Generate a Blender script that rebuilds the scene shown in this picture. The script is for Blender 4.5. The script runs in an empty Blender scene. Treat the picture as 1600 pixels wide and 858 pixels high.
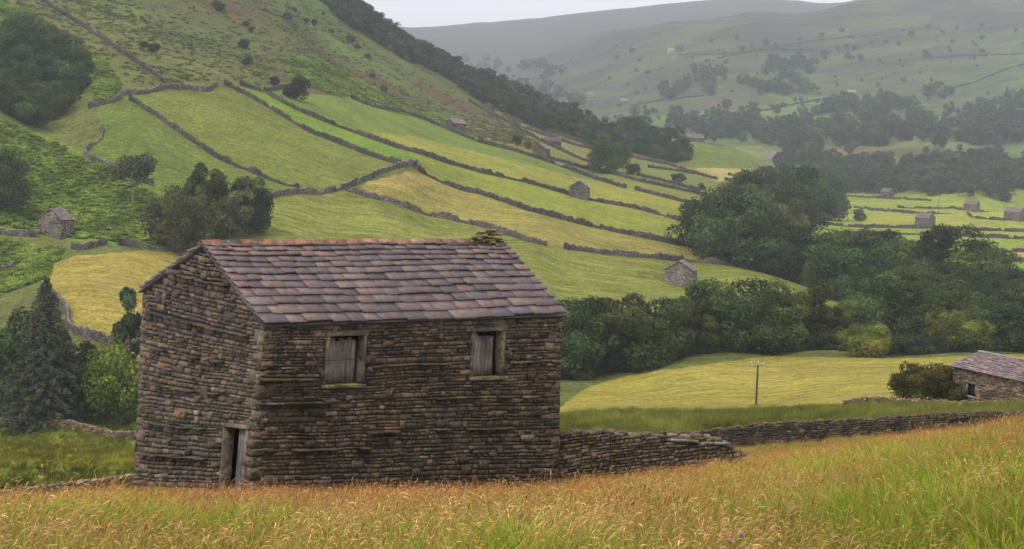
import bpy, math, random
import numpy as np
from math import radians, sin, cos, tan, pi, exp, log, sqrt
# ------------------------------------------------------------------ camera, sky, sun, exposure
F, PIT, ROLL = 2700.0, radians(4.75), radians(2.0)
scene = bpy.context.scene
COL = scene.collection
cam_d = bpy.data.cameras.new("camera"); cam = bpy.data.objects.new("camera", cam_d); COL.objects.link(cam)
cam_d.sensor_width = 36.0; cam_d.lens = 36.0 * F / 1600.0; cam_d.clip_start = 0.2; cam_d.clip_end = 30000
import mathutils
_r = np.array([1, 0, 0.]); _u = np.array([0, sin(PIT), cos(PIT)]); _f = np.array([0, cos(PIT), -sin(PIT)])
# tops of things lean right in the photo: the camera is rolled counter-clockwise
rx = _r * cos(ROLL) + _u * sin(ROLL)
ux = -_r * sin(ROLL) + _u * cos(ROLL)
M = mathutils.Matrix(((rx[0], ux[0], -_f[0], 0), (rx[1], ux[1], -_f[1], 0), (rx[2], ux[2], -_f[2], 0), (0, 0, 0, 1)))
cam.matrix_world = M
scene.camera = cam

w = bpy.data.worlds.new("World"); scene.world = w; w.use_nodes = True
nt = w.node_tree; nt.nodes.clear()
sky = nt.nodes.new("ShaderNodeTexSky"); sky.sky_type = 'NISHITA'; sky.sun_disc = False
SUN_EL, SUN_AZ = radians(52), radians(215)
sky.sun_elevation = SUN_EL; sky.sun_rotation = SUN_AZ; sky.air_density = 1.0; sky.dust_density = 3.0
hs = nt.nodes.new("ShaderNodeHueSaturation"); hs.inputs['Saturation'].default_value = 0.25
mx = nt.nodes.new("ShaderNodeMix"); mx.data_type = 'RGBA'; mx.inputs[0].default_value = 0.72
mx.inputs[7].default_value = (11.6, 10.9, 11.4, 1)
bg = nt.nodes.new("ShaderNodeBackground"); bg.inputs[1].default_value = 0.1
wo = nt.nodes.new("ShaderNodeOutputWorld")
nt.links.new(sky.outputs[0], hs.inputs['Color']); nt.links.new(hs.outputs[0], mx.inputs[6])
nt.links.new(mx.outputs[2], bg.inputs[0]); nt.links.new(bg.outputs[0], wo.inputs[0])

sd = bpy.data.lights.new("sun", 'SUN'); sd.energy = 1.5; sd.angle = radians(14); sd.color = (1.0, 0.95, 0.86)
so = bpy.data.objects.new("sun", sd); COL.objects.link(so)
_sx, _sy, _sz = sin(SUN_AZ) * cos(SUN_EL), cos(SUN_AZ) * cos(SUN_EL), sin(SUN_EL)
so.rotation_euler = mathutils.Vector((_sx, _sy, _sz)).to_track_quat('Z', 'Y').to_euler()
vs = scene.view_settings; vs.view_transform = 'Standard'; vs.look = 'None'; vs.exposure = 0.38; vs.gamma = 1.0; vs.use_curve_mapping = False
cy = scene.cycles
cy.max_bounces = 5; cy.diffuse_bounces = 3; cy.glossy_bounces = 2; cy.transmission_bounces = 2; cy.volume_bounces = 2; cy.transparent_max_bounces = 4
cy.use_denoising = True; cy.sample_clamp_indirect = 4.0; cy.caustics_reflective = False; cy.caustics_refractive = False
HAZE_D = 0.00014

# ------------------------------------------------------------------ pixel <-> world helpers (pixels of the 1600 x 858 photograph)
def pix(px, py):
    """direction of a pixel as (x/y, z/y)"""
    a, b = px - 800.0, 429.0 - py
    cr, sr = cos(ROLL), sin(ROLL)
    u = a * cr - b * sr; v = a * sr + b * cr
    cp, sp = cos(PIT), sin(PIT)
    y = cp + v / F * sp; z = -sp + v / F * cp
    return (u / F) / y, z / y
def at(px, py, d):
    u, s = pix(px, py); return np.array([u * d, d, s * d])
def to_pix(u, s):
    cp, sp = cos(PIT), sin(PIT)
    yc = cp - s * sp; zc = sp + s * cp
    a = F * u / yc; b = F * zc / yc
    cr, sr = cos(ROLL), sin(ROLL)
    return 800 + a * cr + b * sr, 429 - (-a * sr + b * cr)
R = random.Random(7); NR = np.random.default_rng(11)

def _h(i, j, k):
    n = (i * 374761393 + j * 668265263 + k * 2147483647) & 0xffffffff
    n = ((n ^ (n >> 13)) * 1274126177) & 0xffffffff
    return ((n ^ (n >> 16)) & 0xffff) / 65535.0
def vnoise(x, y, k=0):
    x = np.asarray(x, float); y = np.asarray(y, float)
    xi = np.floor(x).astype(np.int64); yi = np.floor(y).astype(np.int64)
    fx = x - xi; fy = y - yi; fx = fx * fx * (3 - 2 * fx); fy = fy * fy * (3 - 2 * fy)
    a = _h(xi, yi, k); b = _h(xi + 1, yi, k); c = _h(xi, yi + 1, k); d = _h(xi + 1, yi + 1, k)
    return (a + (b - a) * fx) * (1 - fy) + (c + (d - c) * fx) * fy
def fbm(x, y, o=4, k=0):
    t = 0; a = 1.0; n = 0
    for i in range(o):
        t = t + a * (vnoise(x * 2 ** i + 13.7 * i, y * 2 ** i - 7.1 * i, k + i) - .5); n += a; a *= .5
    return t / n * 2
def sstep(a, b, x):
    t = np.clip((np.asarray(x, float) - a) / (b - a), 0, 1); return t * t * (3 - 2 * t)

# ------------------------------------------------------------------ terrain: control points (pixel, distance) on the real ground
CP = [
 # near meadow slope
 (800,930,8),(0,930,8),(1600,915,8),(300,862,14),(800,858,14),(1250,840,14),(1600,800,14),(-400,900,14),(2000,740,14),
 (0,822,28),(300,815,28),(800,806,28),(1200,757,30),(1400,725,30),(1600,688,30),(2000,640,30),(-400,850,28),
 (0,795,48),(220,788,48),(400,788,44),(640,786,46),(870,775,52),(1000,757,52),(1150,741,52),(1400,700,52),(1600,682,55),(-400,840,48),(2000,640,55),
 (0,800,90),(210,775,90),(600,755,90),(850,728,90),(1000,704,98),(1130,700,97),(1250,692,94),(1400,683,90),(1600,678,86),(2000,665,86),(-400,840,90),
 (100,740,125),(0,700,150),(200,712,150),(600,690,140),(870,672,125),(1000,663,122),(1200,655,122),(1400,643,118),(1600,638,115),(2000,620,118),(-400,740,150),
 (880,652,152),(1000,645,152),(1200,640,152),(1400,629,150),(1540,634,150),(1600,634,150),
 (0,672,200),(200,690,195),(100,655,207),(400,660,200),(650,660,200),(880,645,185),(1000,640,185),(1200,634,188),(1400,612,190),(1600,610,190),(2000,600,190),
 (60,635,222),(200,625,222),(-400,680,210),
 (880,618,225),(1100,592,238),(1300,590,232),(1500,575,240),(900,600,250),
 (900,590,265),(1000,578,268),(1200,553,280),(1400,557,275),(1600,550,285),(2000,550,285),
 # valley bottom near the river
 (150,535,245),(215,590,228),(100,470,270),(0,560,240),(300,520,270),(500,540,270),(700,520,300),(900,506,320),(1050,486,330),(1200,490,335),(1350,500,340),(1600,500,340),(-400,560,250),(2000,520,350),
 (60,440,290),(0,430,310),(200,400,322),(110,397,322),
 # left hillside
 (0,362,335),(88,374,338),(200,384,338),(300,392,342),(0,250,370),(0,195,400),(150,300,372),(60,212,410),(120,235,402),(230,290,378),
 (150,165,430),(250,142,455),(338,132,482),(300,218,428),(400,268,410),(468,295,402),(413,312,385),(330,350,362),(-400,300,340),(-400,100,440),(-400,0,520),
 (0,60,500),(0,0,560),(200,0,620),(150,55,545),(450,0,760),(300,50,600),(400,100,570),(-200,-120,640),(100,-120,720),(300,-105,930),(480,-18,1000),(-400,-120,620),
 (539,296,418),(567,283,428),(626,259,448),(652,266,450),(500,186,500),(616,228,505),(549,152,600),(700,201,690),
 (700,254,505),(749,302,460),(820,283,525),(904,312,520),(907,350,450),(1000,326,530),(1100,357,520),
 (665,334,418),(749,352,415),(855,385,395),(700,400,375),(500,360,375),(500,400,350),(880,388,402),(1030,404,418),(1150,412,440),(1117,388,462),
 (700,460,335),(880,455,358),(1000,440,385),(1063,449,396),(1200,430,425),(1330,472,400),
 (802,234,650),(890,264,650),(977,293,620),(845,243,680),(925,276,690),(1047,309,600),(1107,310,640),(1100,324,590),
 (600,120,760),(700,165,820),(760,172,900),(795,192,820),(862,228,735),(932,256,730),(500,60,800),
 (540,12,1000),(600,60,990),(700,112,990),(800,152,1000),(900,193,1000),(960,222,985),(650,105,900),(750,150,930),(850,196,900),(930,230,840),
 (957,270,700),(1000,262,790),(1020,268,770),(1082,270,830),(1121,281,800),(1160,279,860),(1000,245,900),(1060,250,920),
 (1083,221,1000),(1130,228,1010),(1170,242,1020),(1200,262,1000),(1180,270,940),
 # flats across the river
 (1200,319.5+99,480),
]
def q_of(px, py, d):
    u, s = pix(px, py); return u, log(d), s * d / (d + 8.0)
_c = [q_of(*p) for p in CP]
def zc(px, d, z):
    u, _ = pix(px, 300); _c.append((u, log(d), z / (d + 8.0)))
for px in (-400, 0, 400, 800, 1200, 1600, 2000):
    zc(px, 3, -1.75); zc(px, 5, -1.95)
for px in (1250, 1400, 1600, 2000):
    for d in (520, 650, 800, 980, 1150): zc(px, d, -36 + (0 if px > 1300 or d < 700 else 1))
# behind the left ridge the ground falls, then the far side of the valley rises
for px in (400, 600, 800, 950):
    zc(px, 1300, {400: 60, 600: 30, 800: 0, 950: -20}[px]); zc(px, 1600, {400: 40, 600: 10, 800: -20, 950: -15}[px])
zc(1100, 1250, -26); zc(1200, 1300, -28)
for p in [(950,182,2000),(1050,205,1600),(900,160,2200),(1000,178,1900),(1200,236,1450),(1300,232,1450),(1450,226,1400),(1600,235,1350),
          (1200,200,1650),(1300,196,1700),(1600,190,1600),(1100,150,2050),(1300,150,2000),(1500,160,1850),(1600,150,1800),(1300,100,2250),(1500,100,2100),(1600,80,2100),
          (1100,100,2300),(1000,130,2300),(900,125,2600),(950,95,2700),(1050,60,2700),(1300,50,2500),(1500,40,2400),(1325,12,2700),(1500,0,2650),(1700,-15,2600),(2000,-20,2600),(1180,27,2750),(1050,40,2850),(950,60,2950),(850,92,3050),(780,125,3000),
          (700,130,2600),(800,150,2300),(2000,100,2000),(600,120,2600),(400,100,2600)]:
    _c.append(q_of(*p))
for px, py in [(400,44),(600,44),(700,45),(760,40),(850,30),(950,19),(1050,8),(1190,-3),(1400,-8),(1700,-30),(2000,-40)]:
    _c.append(q_of(px, py, 4800))
for px, py in [(1050,60),(1300,45),(1600,20),(850,85),(700,100)]: _c.append(q_of(px, py, 3600))
for px in (-400, 0): zc(px, 1100, 130); zc(px, 2600, 150); zc(px, 4800, 150)
for px in (-400, 0, 400, 800, 1200, 1600, 2000): zc(px, 9000, 150)
_c = np.array(_c); SU = 6.0
_X = np.stack([_c[:, 0] * SU, _c[:, 1]], 1)
def _ker(r2): return np.where(r2 > 1e-14, r2 * np.log(np.maximum(r2, 1e-14)), 0)
_K = _ker(((_X[:, None] - _X[None]) ** 2).sum(-1)); n_ = len(_X)
_P = np.concatenate([np.ones((n_, 1)), _X], 1)
_A = np.block([[_K + np.eye(n_) * 2e-3, _P], [_P.T, np.zeros((3, 3))]])
_W = np.linalg.solve(_A, np.concatenate([_c[:, 2], np.zeros(3)]))
def tps(u, v):
    u = np.atleast_1d(np.asarray(u, float)).ravel(); v = np.atleast_1d(np.asarray(v, float)).ravel()
    out = np.empty(len(u)); X = np.stack([u * SU, v], 1)
    for i in range(0, len(u), 20000):
        x = X[i:i + 20000]
        r2 = ((x ** 2).sum(1)[:, None] + (_X ** 2).sum(1)[None] - 2 * x @ _X.T)
        out[i:i + 20000] = _ker(np.maximum(r2, 0)) @ _W[:n_] + _W[n_] + x @ _W[n_ + 1:]
    return out
def gz(x, y):
    """ground height at world x, y"""
    x = np.atleast_1d(np.asarray(x, float)); y = np.atleast_1d(np.asarray(y, float))
    z = tps(x / y, np.log(y)) * (y + 8.0)
    z = z + 0.10 * fbm(x / 2.5, y / 2.5, 3, 3) * sstep(6, 14, y) * (1 - sstep(150, 300, y))
    px, py = to_pix(x / y, z / y)
    moor = sstep(150, 60, py - 0.28 * (px - 600)) * sstep(480, 600, y) * (1 - sstep(1100, 1400, y))
    z = z + moor * 1.6 * fbm(x / 26, y / 26, 4, 9) + 0.35 * fbm(x / 14, y / 14, 4, 5) * sstep(180, 320, y)
    xr = x * .94 + y * .34; yr = -x * .34 + y * .94
    z = z + moor * 2.6 * fbm(xr / 70, yr / 11, 4, 19)
    z = z + sstep(1300, 1900, y) * (7 * fbm(x / 160, y / 160, 4, 12) + 4 * fbm(x / 200, y / 40, 4, 14))
    return z
def gz1(x, y): return float(gz(x, y)[0])
def hit(px, py, d0=150, d1=1300, near=None):
    """where the ray of a photo pixel meets the ground"""
    u, s = pix(px, py)
    ds = np.exp(np.linspace(log(d0), log(d1), 500)); sg = gz(u * ds, ds) / ds
    dif = sg - s; cr = np.where((dif[:-1] < 0) & (dif[1:] >= 0))[0]
    if len(cr):
        k = cr[0] if near is None else cr[np.argmin(np.abs(np.log(ds[cr] / near)))]
        t = -dif[k] / (dif[k + 1] - dif[k]); d = ds[k] + t * (ds[k + 1] - ds[k])
    else:
        k = int(np.argmin(np.abs(dif) + (0 if near is None else 0.02 * np.abs(np.log(ds / near))))); d = ds[k]
    return np.array([u * d, d, gz1(u * d, d)])

# ------------------------------------------------------------------ mesh helpers
class MB:
    def __init__(s): s.v = []; s.f = []; s.c = []; s.n = 0
    def add(s, v, f, c):
        v = np.asarray(v, float).reshape(-1, 3); f = np.asarray(f, int)
        s.v.append(v); s.f.append(f + s.n); s.n += len(v)
        c = np.asarray(c, float)
        s.c.append(np.tile(c[:3], (len(v), 1)) if c.ndim == 1 else c[:, :3])
    def box(s, o, a, b, c3, col):
        """box from corner o with edge vectors a, b, c3"""
        o, a, b, c3 = map(lambda q: np.asarray(q, float), (o, a, b, c3))
        v = [o, o + a, o + a + b, o + b, o + c3, o + a + c3, o + a + b + c3, o + b + c3]
        s.add(v, [[3, 2, 1, 0], [4, 5, 6, 7], [0, 1, 5, 4], [1, 2, 6, 5], [2, 3, 7, 6], [3, 0, 4, 7]], col)
    def tube(s, p0, p1, r0, r1, col, n=7):
        p0 = np.asarray(p0, float); p1 = np.asarray(p1, float); d = p1 - p0; d /= (np.linalg.norm(d) + 1e-9)
        a = np.cross(d, [0.3, 0.9, 0.1]); a /= np.linalg.norm(a); b = np.cross(d, a)
        t = np.arange(n) / n * 2 * pi; ring = np.outer(np.cos(t), a) + np.outer(np.sin(t), b)
        v = np.concatenate([p0 + ring * r0, p1 + ring * r1, [p1]])
        f = [[i, (i + 1) % n, n + (i + 1) % n, n + i] for i in range(n)] + [[n + i, n + (i + 1) % n, 2 * n, 2 * n] for i in range(n)]
        s.add(v, f, col)
    def data(s):
        return np.concatenate(s.v), np.concatenate(s.f), np.concatenate(s.c)
    def mesh(s, name, mat, smooth=False):
        v, f, c = s.data(); return np_mesh(name, v, f, c, mat, smooth)
    def build(s, name, mat, parent=None, smooth=False):
        return link(name, s.mesh(name, mat, smooth), parent)
def np_mesh(name, v, f, c, mat, smooth=False):
    me = bpy.data.meshes.new(name)
    f = np.asarray(f, np.int64); tri = f[:, 2] == f[:, 3] if f.shape[1] == 4 else None
    me.vertices.add(len(v)); me.vertices.foreach_set("co", np.asarray(v, np.float32).ravel())
    if tri is None or not tri.any():
        k = f.shape[1]; loops = f.ravel(); tot = np.full(len(f), k)
    else:
        tot = np.where(tri, 3, 4); keep = np.ones(f.shape, bool); keep[:, 3] = ~tri; loops = f[keep]
    st = np.concatenate([[0], np.cumsum(tot)[:-1]])
    me.loops.add(len(loops)); me.loops.foreach_set("vertex_index", loops.astype(np.int32))
    me.polygons.add(len(f)); me.polygons.foreach_set("loop_start", st.astype(np.int32))
    if smooth: me.polygons.foreach_set("use_smooth", np.ones(len(f), bool))
    me.update(calc_edges=True)
    if c is not None:
        ca = me.color_attributes.new("Col", 'FLOAT_COLOR', 'POINT')
        c = np.asarray(c, np.float32)
        if c.shape[1] == 3: c = np.concatenate([c, np.ones((len(c), 1), np.float32)], 1)
        ca.data.foreach_set("color", c.ravel())
    if mat: me.materials.append(mat)
    return me
def link(name, me, parent=None):
    o = bpy.data.objects.new(name, me); COL.objects.link(o)
    if parent: o.parent = parent
    return o
def tag(o, label=None, cat=None, group=None, kind=None):
    if label: o['label'] = label
    if cat: o['category'] = cat
    if group: o['group'] = group
    if kind: o['kind'] = kind
    return o
def empty(name, loc=(0, 0, 0), rz=0):
    o = bpy.data.objects.new(name, None); COL.objects.link(o); o.location = loc; o.rotation_euler = (0, 0, rz); o.empty_display_size = .2
    return o

# ------------------------------------------------------------------ materials
def new_mat(name):
    m = bpy.data.materials.new(name); m.use_nodes = True; nt = m.node_tree; nt.nodes.clear()
    out = nt.nodes.new("ShaderNodeOutputMaterial"); return m, nt, out
class G:
    """tiny node-graph helper"""
    def __init__(s, nt): s.nt = nt
    def n(s, t, **k):
        x = s.nt.nodes.new(t)
        for a, b in k.items(): setattr(x, a, b)
        return x
    def l(s, a, b): s.nt.links.new(a, b)
    def val(s, sock, v):
        if hasattr(v, 'links') or isinstance(v, bpy.types.NodeSocket): s.l(v, sock)
        else: sock.default_value = v
    def math(s, op, a, b=0.0, c=None, clamp=False):
        x = s.n("ShaderNodeMath", operation=op, use_clamp=clamp); s.val(x.inputs[0], a); s.val(x.inputs[1], b)
        if c is not None: s.val(x.inputs[2], c)
        return x.outputs[0]
    def mix(s, f, a, b, mode='MIX'):
        x = s.n("ShaderNodeMix", data_type='RGBA', blend_type=mode); s.val(x.inputs[0], f)
        for i, q in ((6, a), (7, b)):
            s.val(x.inputs[i], tuple(q) + (1,) if isinstance(q, (tuple, list)) and len(q) == 3 else q)
        return x.outputs[2]
    def noise(s, vec, scale, det=4, rough=.55, dist=0):
        x = s.n("ShaderNodeTexNoise"); s.l(vec, x.inputs['Vector']); x.inputs['Scale'].default_value = scale
        x.inputs['Detail'].default_value = det; x.inputs['Roughness'].default_value = rough; x.inputs['Distortion'].default_value = dist
        return x.outputs[0]
    def ramp(s, f, lo, hi):
        x = s.n("ShaderNodeMapRange"); x.interpolation_type = 'SMOOTHSTEP'; s.val(x.inputs[0], f); x.inputs[1].default_value = lo; x.inputs[2].default_value = hi
        return x.outputs[0]
    def scale(s, vec, sc, rot=0.0):
        x = s.n("ShaderNodeMapping"); s.l(vec, x.inputs[0]); x.inputs['Scale'].default_value = sc; x.inputs['Rotation'].default_value = (0, 0, rot)
        return x.outputs[0]
    def bump(s, h, st, dist):
        x = s.n("ShaderNodeBump"); x.inputs['Strength'].default_value = st; x.inputs['Distance'].default_value = dist; s.l(h, x.inputs['Height'])
        return x.outputs[0]
    def prin(s, out, col, rough=.8, normal=None, spec=.3):
        b = s.n("ShaderNodeBsdfPrincipled"); s.val(b.inputs['Base Color'], col); s.val(b.inputs['Roughness'], rough)
        b.inputs['Specular IOR Level'].default_value = spec
        if normal is not None: s.l(normal, b.inputs['Normal'])
        s.l(b.outputs[0], out.inputs[0]); return b
def gain(g, f, lo, hi, fr=(.28, .72)):
    """0..1 factor -> grey multiplier lo..hi"""
    x = g.n("ShaderNodeMapRange"); g.val(x.inputs[0], f); x.inputs[1].default_value = fr[0]; x.inputs[2].default_value = fr[1]; x.inputs[3].default_value = lo; x.inputs[4].default_value = hi
    return x.outputs[0]
def mul(g, col, f):
    x = g.n("ShaderNodeVectorMath", operation='SCALE'); g.l(col, x.inputs[0]); g.val(x.inputs[3], f); return x.outputs[0]

def mat_ground():
    m, nt, out = new_mat("ground"); g = G(nt)
    geo = g.n("ShaderNodeNewGeometry"); P = geo.outputs['Position']
    a = g.n("ShaderNodeAttribute", attribute_name="Col"); col = a.outputs['Color']; sw = a.outputs['Alpha']
    big = g.noise(P, .05, 5, .6); mid = g.noise(P, .35, 5, .65); fine = g.noise(P, 1.6, 4, .7); vf = g.noise(P, 7, 3, .7)
    tus = g.noise(P, .8, 6, .8); far = g.noise(g.scale(P, (.006, .03, .02)), 1.0, 7, .8); P3 = g.n('ShaderNodeSeparateXYZ'); g.l(P, P3.inputs[0]); fm = g.ramp(P3.outputs[1], 1200, 1700); c = mul(g, col, gain(g, big, .75, 1.25)); c = mul(g, c, gain(g, mid, .7, 1.3)); c = mul(g, c, gain(g, fine, .55, 1.45)); c = mul(g, c, gain(g, vf, .6, 1.4)); c = mul(g, c, gain(g, tus, .62, 1.4))
    fd = mul(g, c, gain(g, far, .35, 1.75)); c = g.mix(fm, c, fd)
    # cut swaths: long streaks lying along the fields
    PR_ = g.scale(P, (1, 1, 1), radians(-17)); st = g.noise(g.scale(PR_, (.035, .8, .3)), 1.0, 5, .7, .6)
    st2 = g.noise(g.scale(PR_, (.015, .22, .2)), 1.0, 4, .6, 1.6)
    s1 = g.ramp(st, .42, .62); s2 = g.ramp(st2, .4, .6)
    tan_c = g.mix(s1, mul(g, c, .66), g.mix(.5, c, (.38, .30, .11)))
    tan_c = g.mix(g.math('MULTIPLY', s2, .6), tan_c, mul(g, c, .78))
    c = g.mix(sw, c, tan_c)
    # scattered dull patches
    pt = g.ramp(g.noise(P, .11, 5, .7, .5), .56, .74)
    c = g.mix(g.math('MULTIPLY', pt, .5), c, (.10, .10, .035))
    h = g.math('ADD', g.math('MULTIPLY', fine, .6), g.math('MULTIPLY', mid, 1.2))
    g.prin(out, c, .95, g.bump(h, .9, .5), .1)
    return m
def mat_stone(name="stone", wet=.62, lich=.62, moss=1.0, dark=1.0):
    m, nt, out = new_mat(name); g = G(nt)
    geo = g.n("ShaderNodeNewGeometry"); P = geo.outputs['Position']
    a = g.n("ShaderNodeAttribute", attribute_name="Col"); col = a.outputs['Color']
    n1 = g.noise(P, 1.3, 4, .6); n2 = g.noise(P, 9, 6, .7); n3 = g.noise(P, 45, 4, .75)
    c = mul(g, col, gain(g, n2, .35, 1.65)); c = mul(g, c, gain(g, n3, .6, 1.4)); c = mul(g, c, gain(g, g.ramp(n1, .3, .7), .62 * dark, 1.3 * dark, (0, 1)))
    blot = g.ramp(g.noise(P, 3.1, 5, .7), .52, .66); c = g.mix(g.math('MULTIPLY', blot, .8), c, (.024, .019, .014)); bl2 = g.ramp(g.noise(P, .7, 5, .7), .5, .68); c = g.mix(g.math('MULTIPLY', bl2, .6), c, mul(g, c, .4))
    rust = g.ramp(g.noise(P, 2.2, 4, .6), .60, .72); c = g.mix(g.math('MULTIPLY', rust, .5), c, mul(g, c, 1.0)); c = g.mix(g.math('MULTIPLY', rust, .35), c, (.17, .085, .035))
    li = g.ramp(g.noise(P, 17, 5, .75), lich - .03, lich + .01); lm = g.ramp(g.noise(P, 1.1, 3, .5), .40, .55)
    c = g.mix(g.math('MULTIPLY', g.math('MULTIPLY', li, lm), .75), c, (.34, .34, .31))
    nz = g.n("ShaderNodeSeparateXYZ"); g.l(geo.outputs['Normal'], nz.inputs[0])
    up = g.ramp(nz.outputs[2], .25, .8); mm = g.ramp(g.noise(P, 1.7, 4, .65), .47, .6)
    c = g.mix(g.math('MULTIPLY', g.math('MULTIPLY', up, mm), moss), c, (.12, .115, .018))
    mg = g.ramp(g.noise(P, .9, 5, .7), .54, .7); c = g.mix(g.math('MULTIPLY', mg, .55 * moss), c, (.085, .072, .020))
    h = g.math('ADD', g.math('MULTIPLY', n2, 1.0), g.math('MULTIPLY', n3, .35))
    g.prin(out, c, wet, g.bump(h, .9, .03), .35)
    return m
def mat_slate():
    m, nt, out = new_mat("slate"); g = G(nt)
    geo = g.n("ShaderNodeNewGeometry"); P = geo.outputs['Position']
    a = g.n("ShaderNodeAttribute", attribute_name="Col"); col = a.outputs['Color']
    n1 = g.noise(P, 1.6, 4, .6); n2 = g.noise(P, 7, 6, .7); n3 = g.noise(P, 50, 4, .7)
    c = mul(g, col, gain(g, n2, .5, 1.5)); c = mul(g, c, gain(g, n3, .7, 1.3))
    bl = g.ramp(n1, .5, .68); c = g.mix(g.math('MULTIPLY', bl, .4), c, (.16, .125, .105))
    li = g.ramp(g.noise(P, 14, 5, .75), .63, .7); c = g.mix(g.math('MULTIPLY', li, .5), c, (.38, .36, .33))
    mo = g.ramp(g.noise(P, 2.4, 5, .7), .66, .76); c = g.mix(g.math('MULTIPLY', mo, .5), c, (.12, .11, .03))
    g.prin(out, c, gain(g, n2, .3, .7), g.bump(g.math('ADD', n2, g.math('MULTIPLY', n3, .3)), .6, .02), .5)
    return m
def mat_farstone(name="field_stone", sc=1.0, br=1.0):
    m, nt, out = new_mat(name); g = G(nt)
    geo = g.n("ShaderNodeNewGeometry"); P = geo.outputs['Position']
    a = g.n("ShaderNodeAttribute", attribute_name="Col"); col = a.outputs['Color']
    v = g.n("ShaderNodeTexVoronoi"); g.l(g.scale(P, (1.6 * sc, 1.6 * sc, 4.2 * sc)), v.inputs['Vector']); v.inputs['Scale'].default_value = 1.6
    bw = g.n("ShaderNodeRGBToBW"); g.l(v.outputs['Color'], bw.inputs[0])
    n1 = g.noise(P, .5, 4, .6); n2 = g.noise(P, 5, 4, .7)
    c = mul(g, col, gain(g, bw.outputs[0], .45 * br, 1.65 * br, (0, 1))); c = mul(g, c, gain(g, n1, .7, 1.3)); c = mul(g, c, gain(g, n2, .6, 1.4))
    gap = g.ramp(v.outputs['Distance'], .35, .62); c = g.mix(gap, c, mul(g, c, .35))
    g.prin(out, c, .9, g.bump(bw.outputs[0], .7, .08), .15)
    return m
def mat_leaf(name, trans=.22, var=.45, rough=.65):
    m, nt, out = new_mat(name); g = G(nt)
    a = g.n("ShaderNodeAttribute", attribute_name="Col"); oi = g.n("ShaderNodeObjectInfo")
    c = mul(g, a.outputs['Color'], gain(g, oi.outputs['Random'], 1 - var, 1 + var, (0, 1)))
    hh = g.n("ShaderNodeHueSaturation"); g.val(hh.inputs['Hue'], gain(g, g.math('FRACT', g.math('MULTIPLY', oi.outputs['Random'], 7.31)), .480, .504, (0, 1))); g.l(c, hh.inputs['Color'])
    d = g.n("ShaderNodeBsdfPrincipled"); g.l(hh.outputs[0], d.inputs['Base Color']); d.inputs['Roughness'].default_value = rough; d.inputs['Specular IOR Level'].default_value = .1
    t = g.n("ShaderNodeBsdfTranslucent"); g.l(hh.outputs[0], t.inputs[0])
    ms = g.n("ShaderNodeMixShader"); ms.inputs[0].default_value = trans; g.l(d.outputs[0], ms.inputs[1]); g.l(t.outputs[0], ms.inputs[2]); g.l(ms.outputs[0], out.inputs[0])
    return m
def mat_grass():
    m, nt, out = new_mat("grass_blades"); g = G(nt)
    a = g.n("ShaderNodeAttribute", attribute_name="Col")
    ti = g.n("ShaderNodeAttribute", attribute_name="tint", attribute_type='INSTANCER')
    c = g.mix(1.0, a.outputs['Color'], ti.outputs['Color'], 'MULTIPLY')
    d = g.n("ShaderNodeBsdfDiffuse"); g.l(c, d.inputs[0]); t = g.n("ShaderNodeBsdfTranslucent"); g.l(c, t.inputs[0])
    ms = g.n("ShaderNodeMixShader"); ms.inputs[0].default_value = .3; g.l(d.outputs[0], ms.inputs[1]); g.l(t.outputs[0], ms.inputs[2]); g.l(ms.outputs[0], out.inputs[0])
    return m
def mat_wood():
    m, nt, out = new_mat("weathered_wood"); g = G(nt)
    geo = g.n("ShaderNodeNewGeometry"); P = geo.outputs['Position']
    a = g.n("ShaderNodeAttribute", attribute_name="Col")
    n = g.noise(g.scale(P, (22, 22, 1.4)), 1.0, 6, .7); n2 = g.noise(P, 2.5, 4, .6)
    c = mul(g, a.outputs['Color'], gain(g, n, .3, 1.7)); c = mul(g, c, gain(g, n2, .6, 1.4))
    g.prin(out, c, .8, g.bump(n, .8, .01), .2); return m
def mat_plain(name, rough=.85, amt=.3, sc=8):
    m, nt, out = new_mat(name); g = G(nt)
    geo = g.n("ShaderNodeNewGeometry"); P = geo.outputs['Position']
    a = g.n("ShaderNodeAttribute", attribute_name="Col"); n = g.noise(P, sc, 4, .65)
    g.prin(out, mul(g, a.outputs['Color'], gain(g, n, 1 - amt * 1.5, 1 + amt * 1.5)), rough, None, .25); return m
M_GROUND = mat_ground(); M_STONE = mat_stone(moss=.42); M_DRY = mat_stone("dry_stone", .8, .61, .6, 1.0); M_SLATE = mat_slate()
M_FAR = mat_farstone(); M_BARN = mat_farstone("barn_stone", .9, 1.0); M_LEAF = mat_leaf("leaves"); M_BARK = mat_plain("bark", .9, .4, 5)
M_GRASS = mat_grass(); M_WOOD = mat_wood(); M_PLAIN = mat_plain("plain"); M_TILE = mat_stone("ridge_clay", .7, .58, .5, 1.0)

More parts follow.
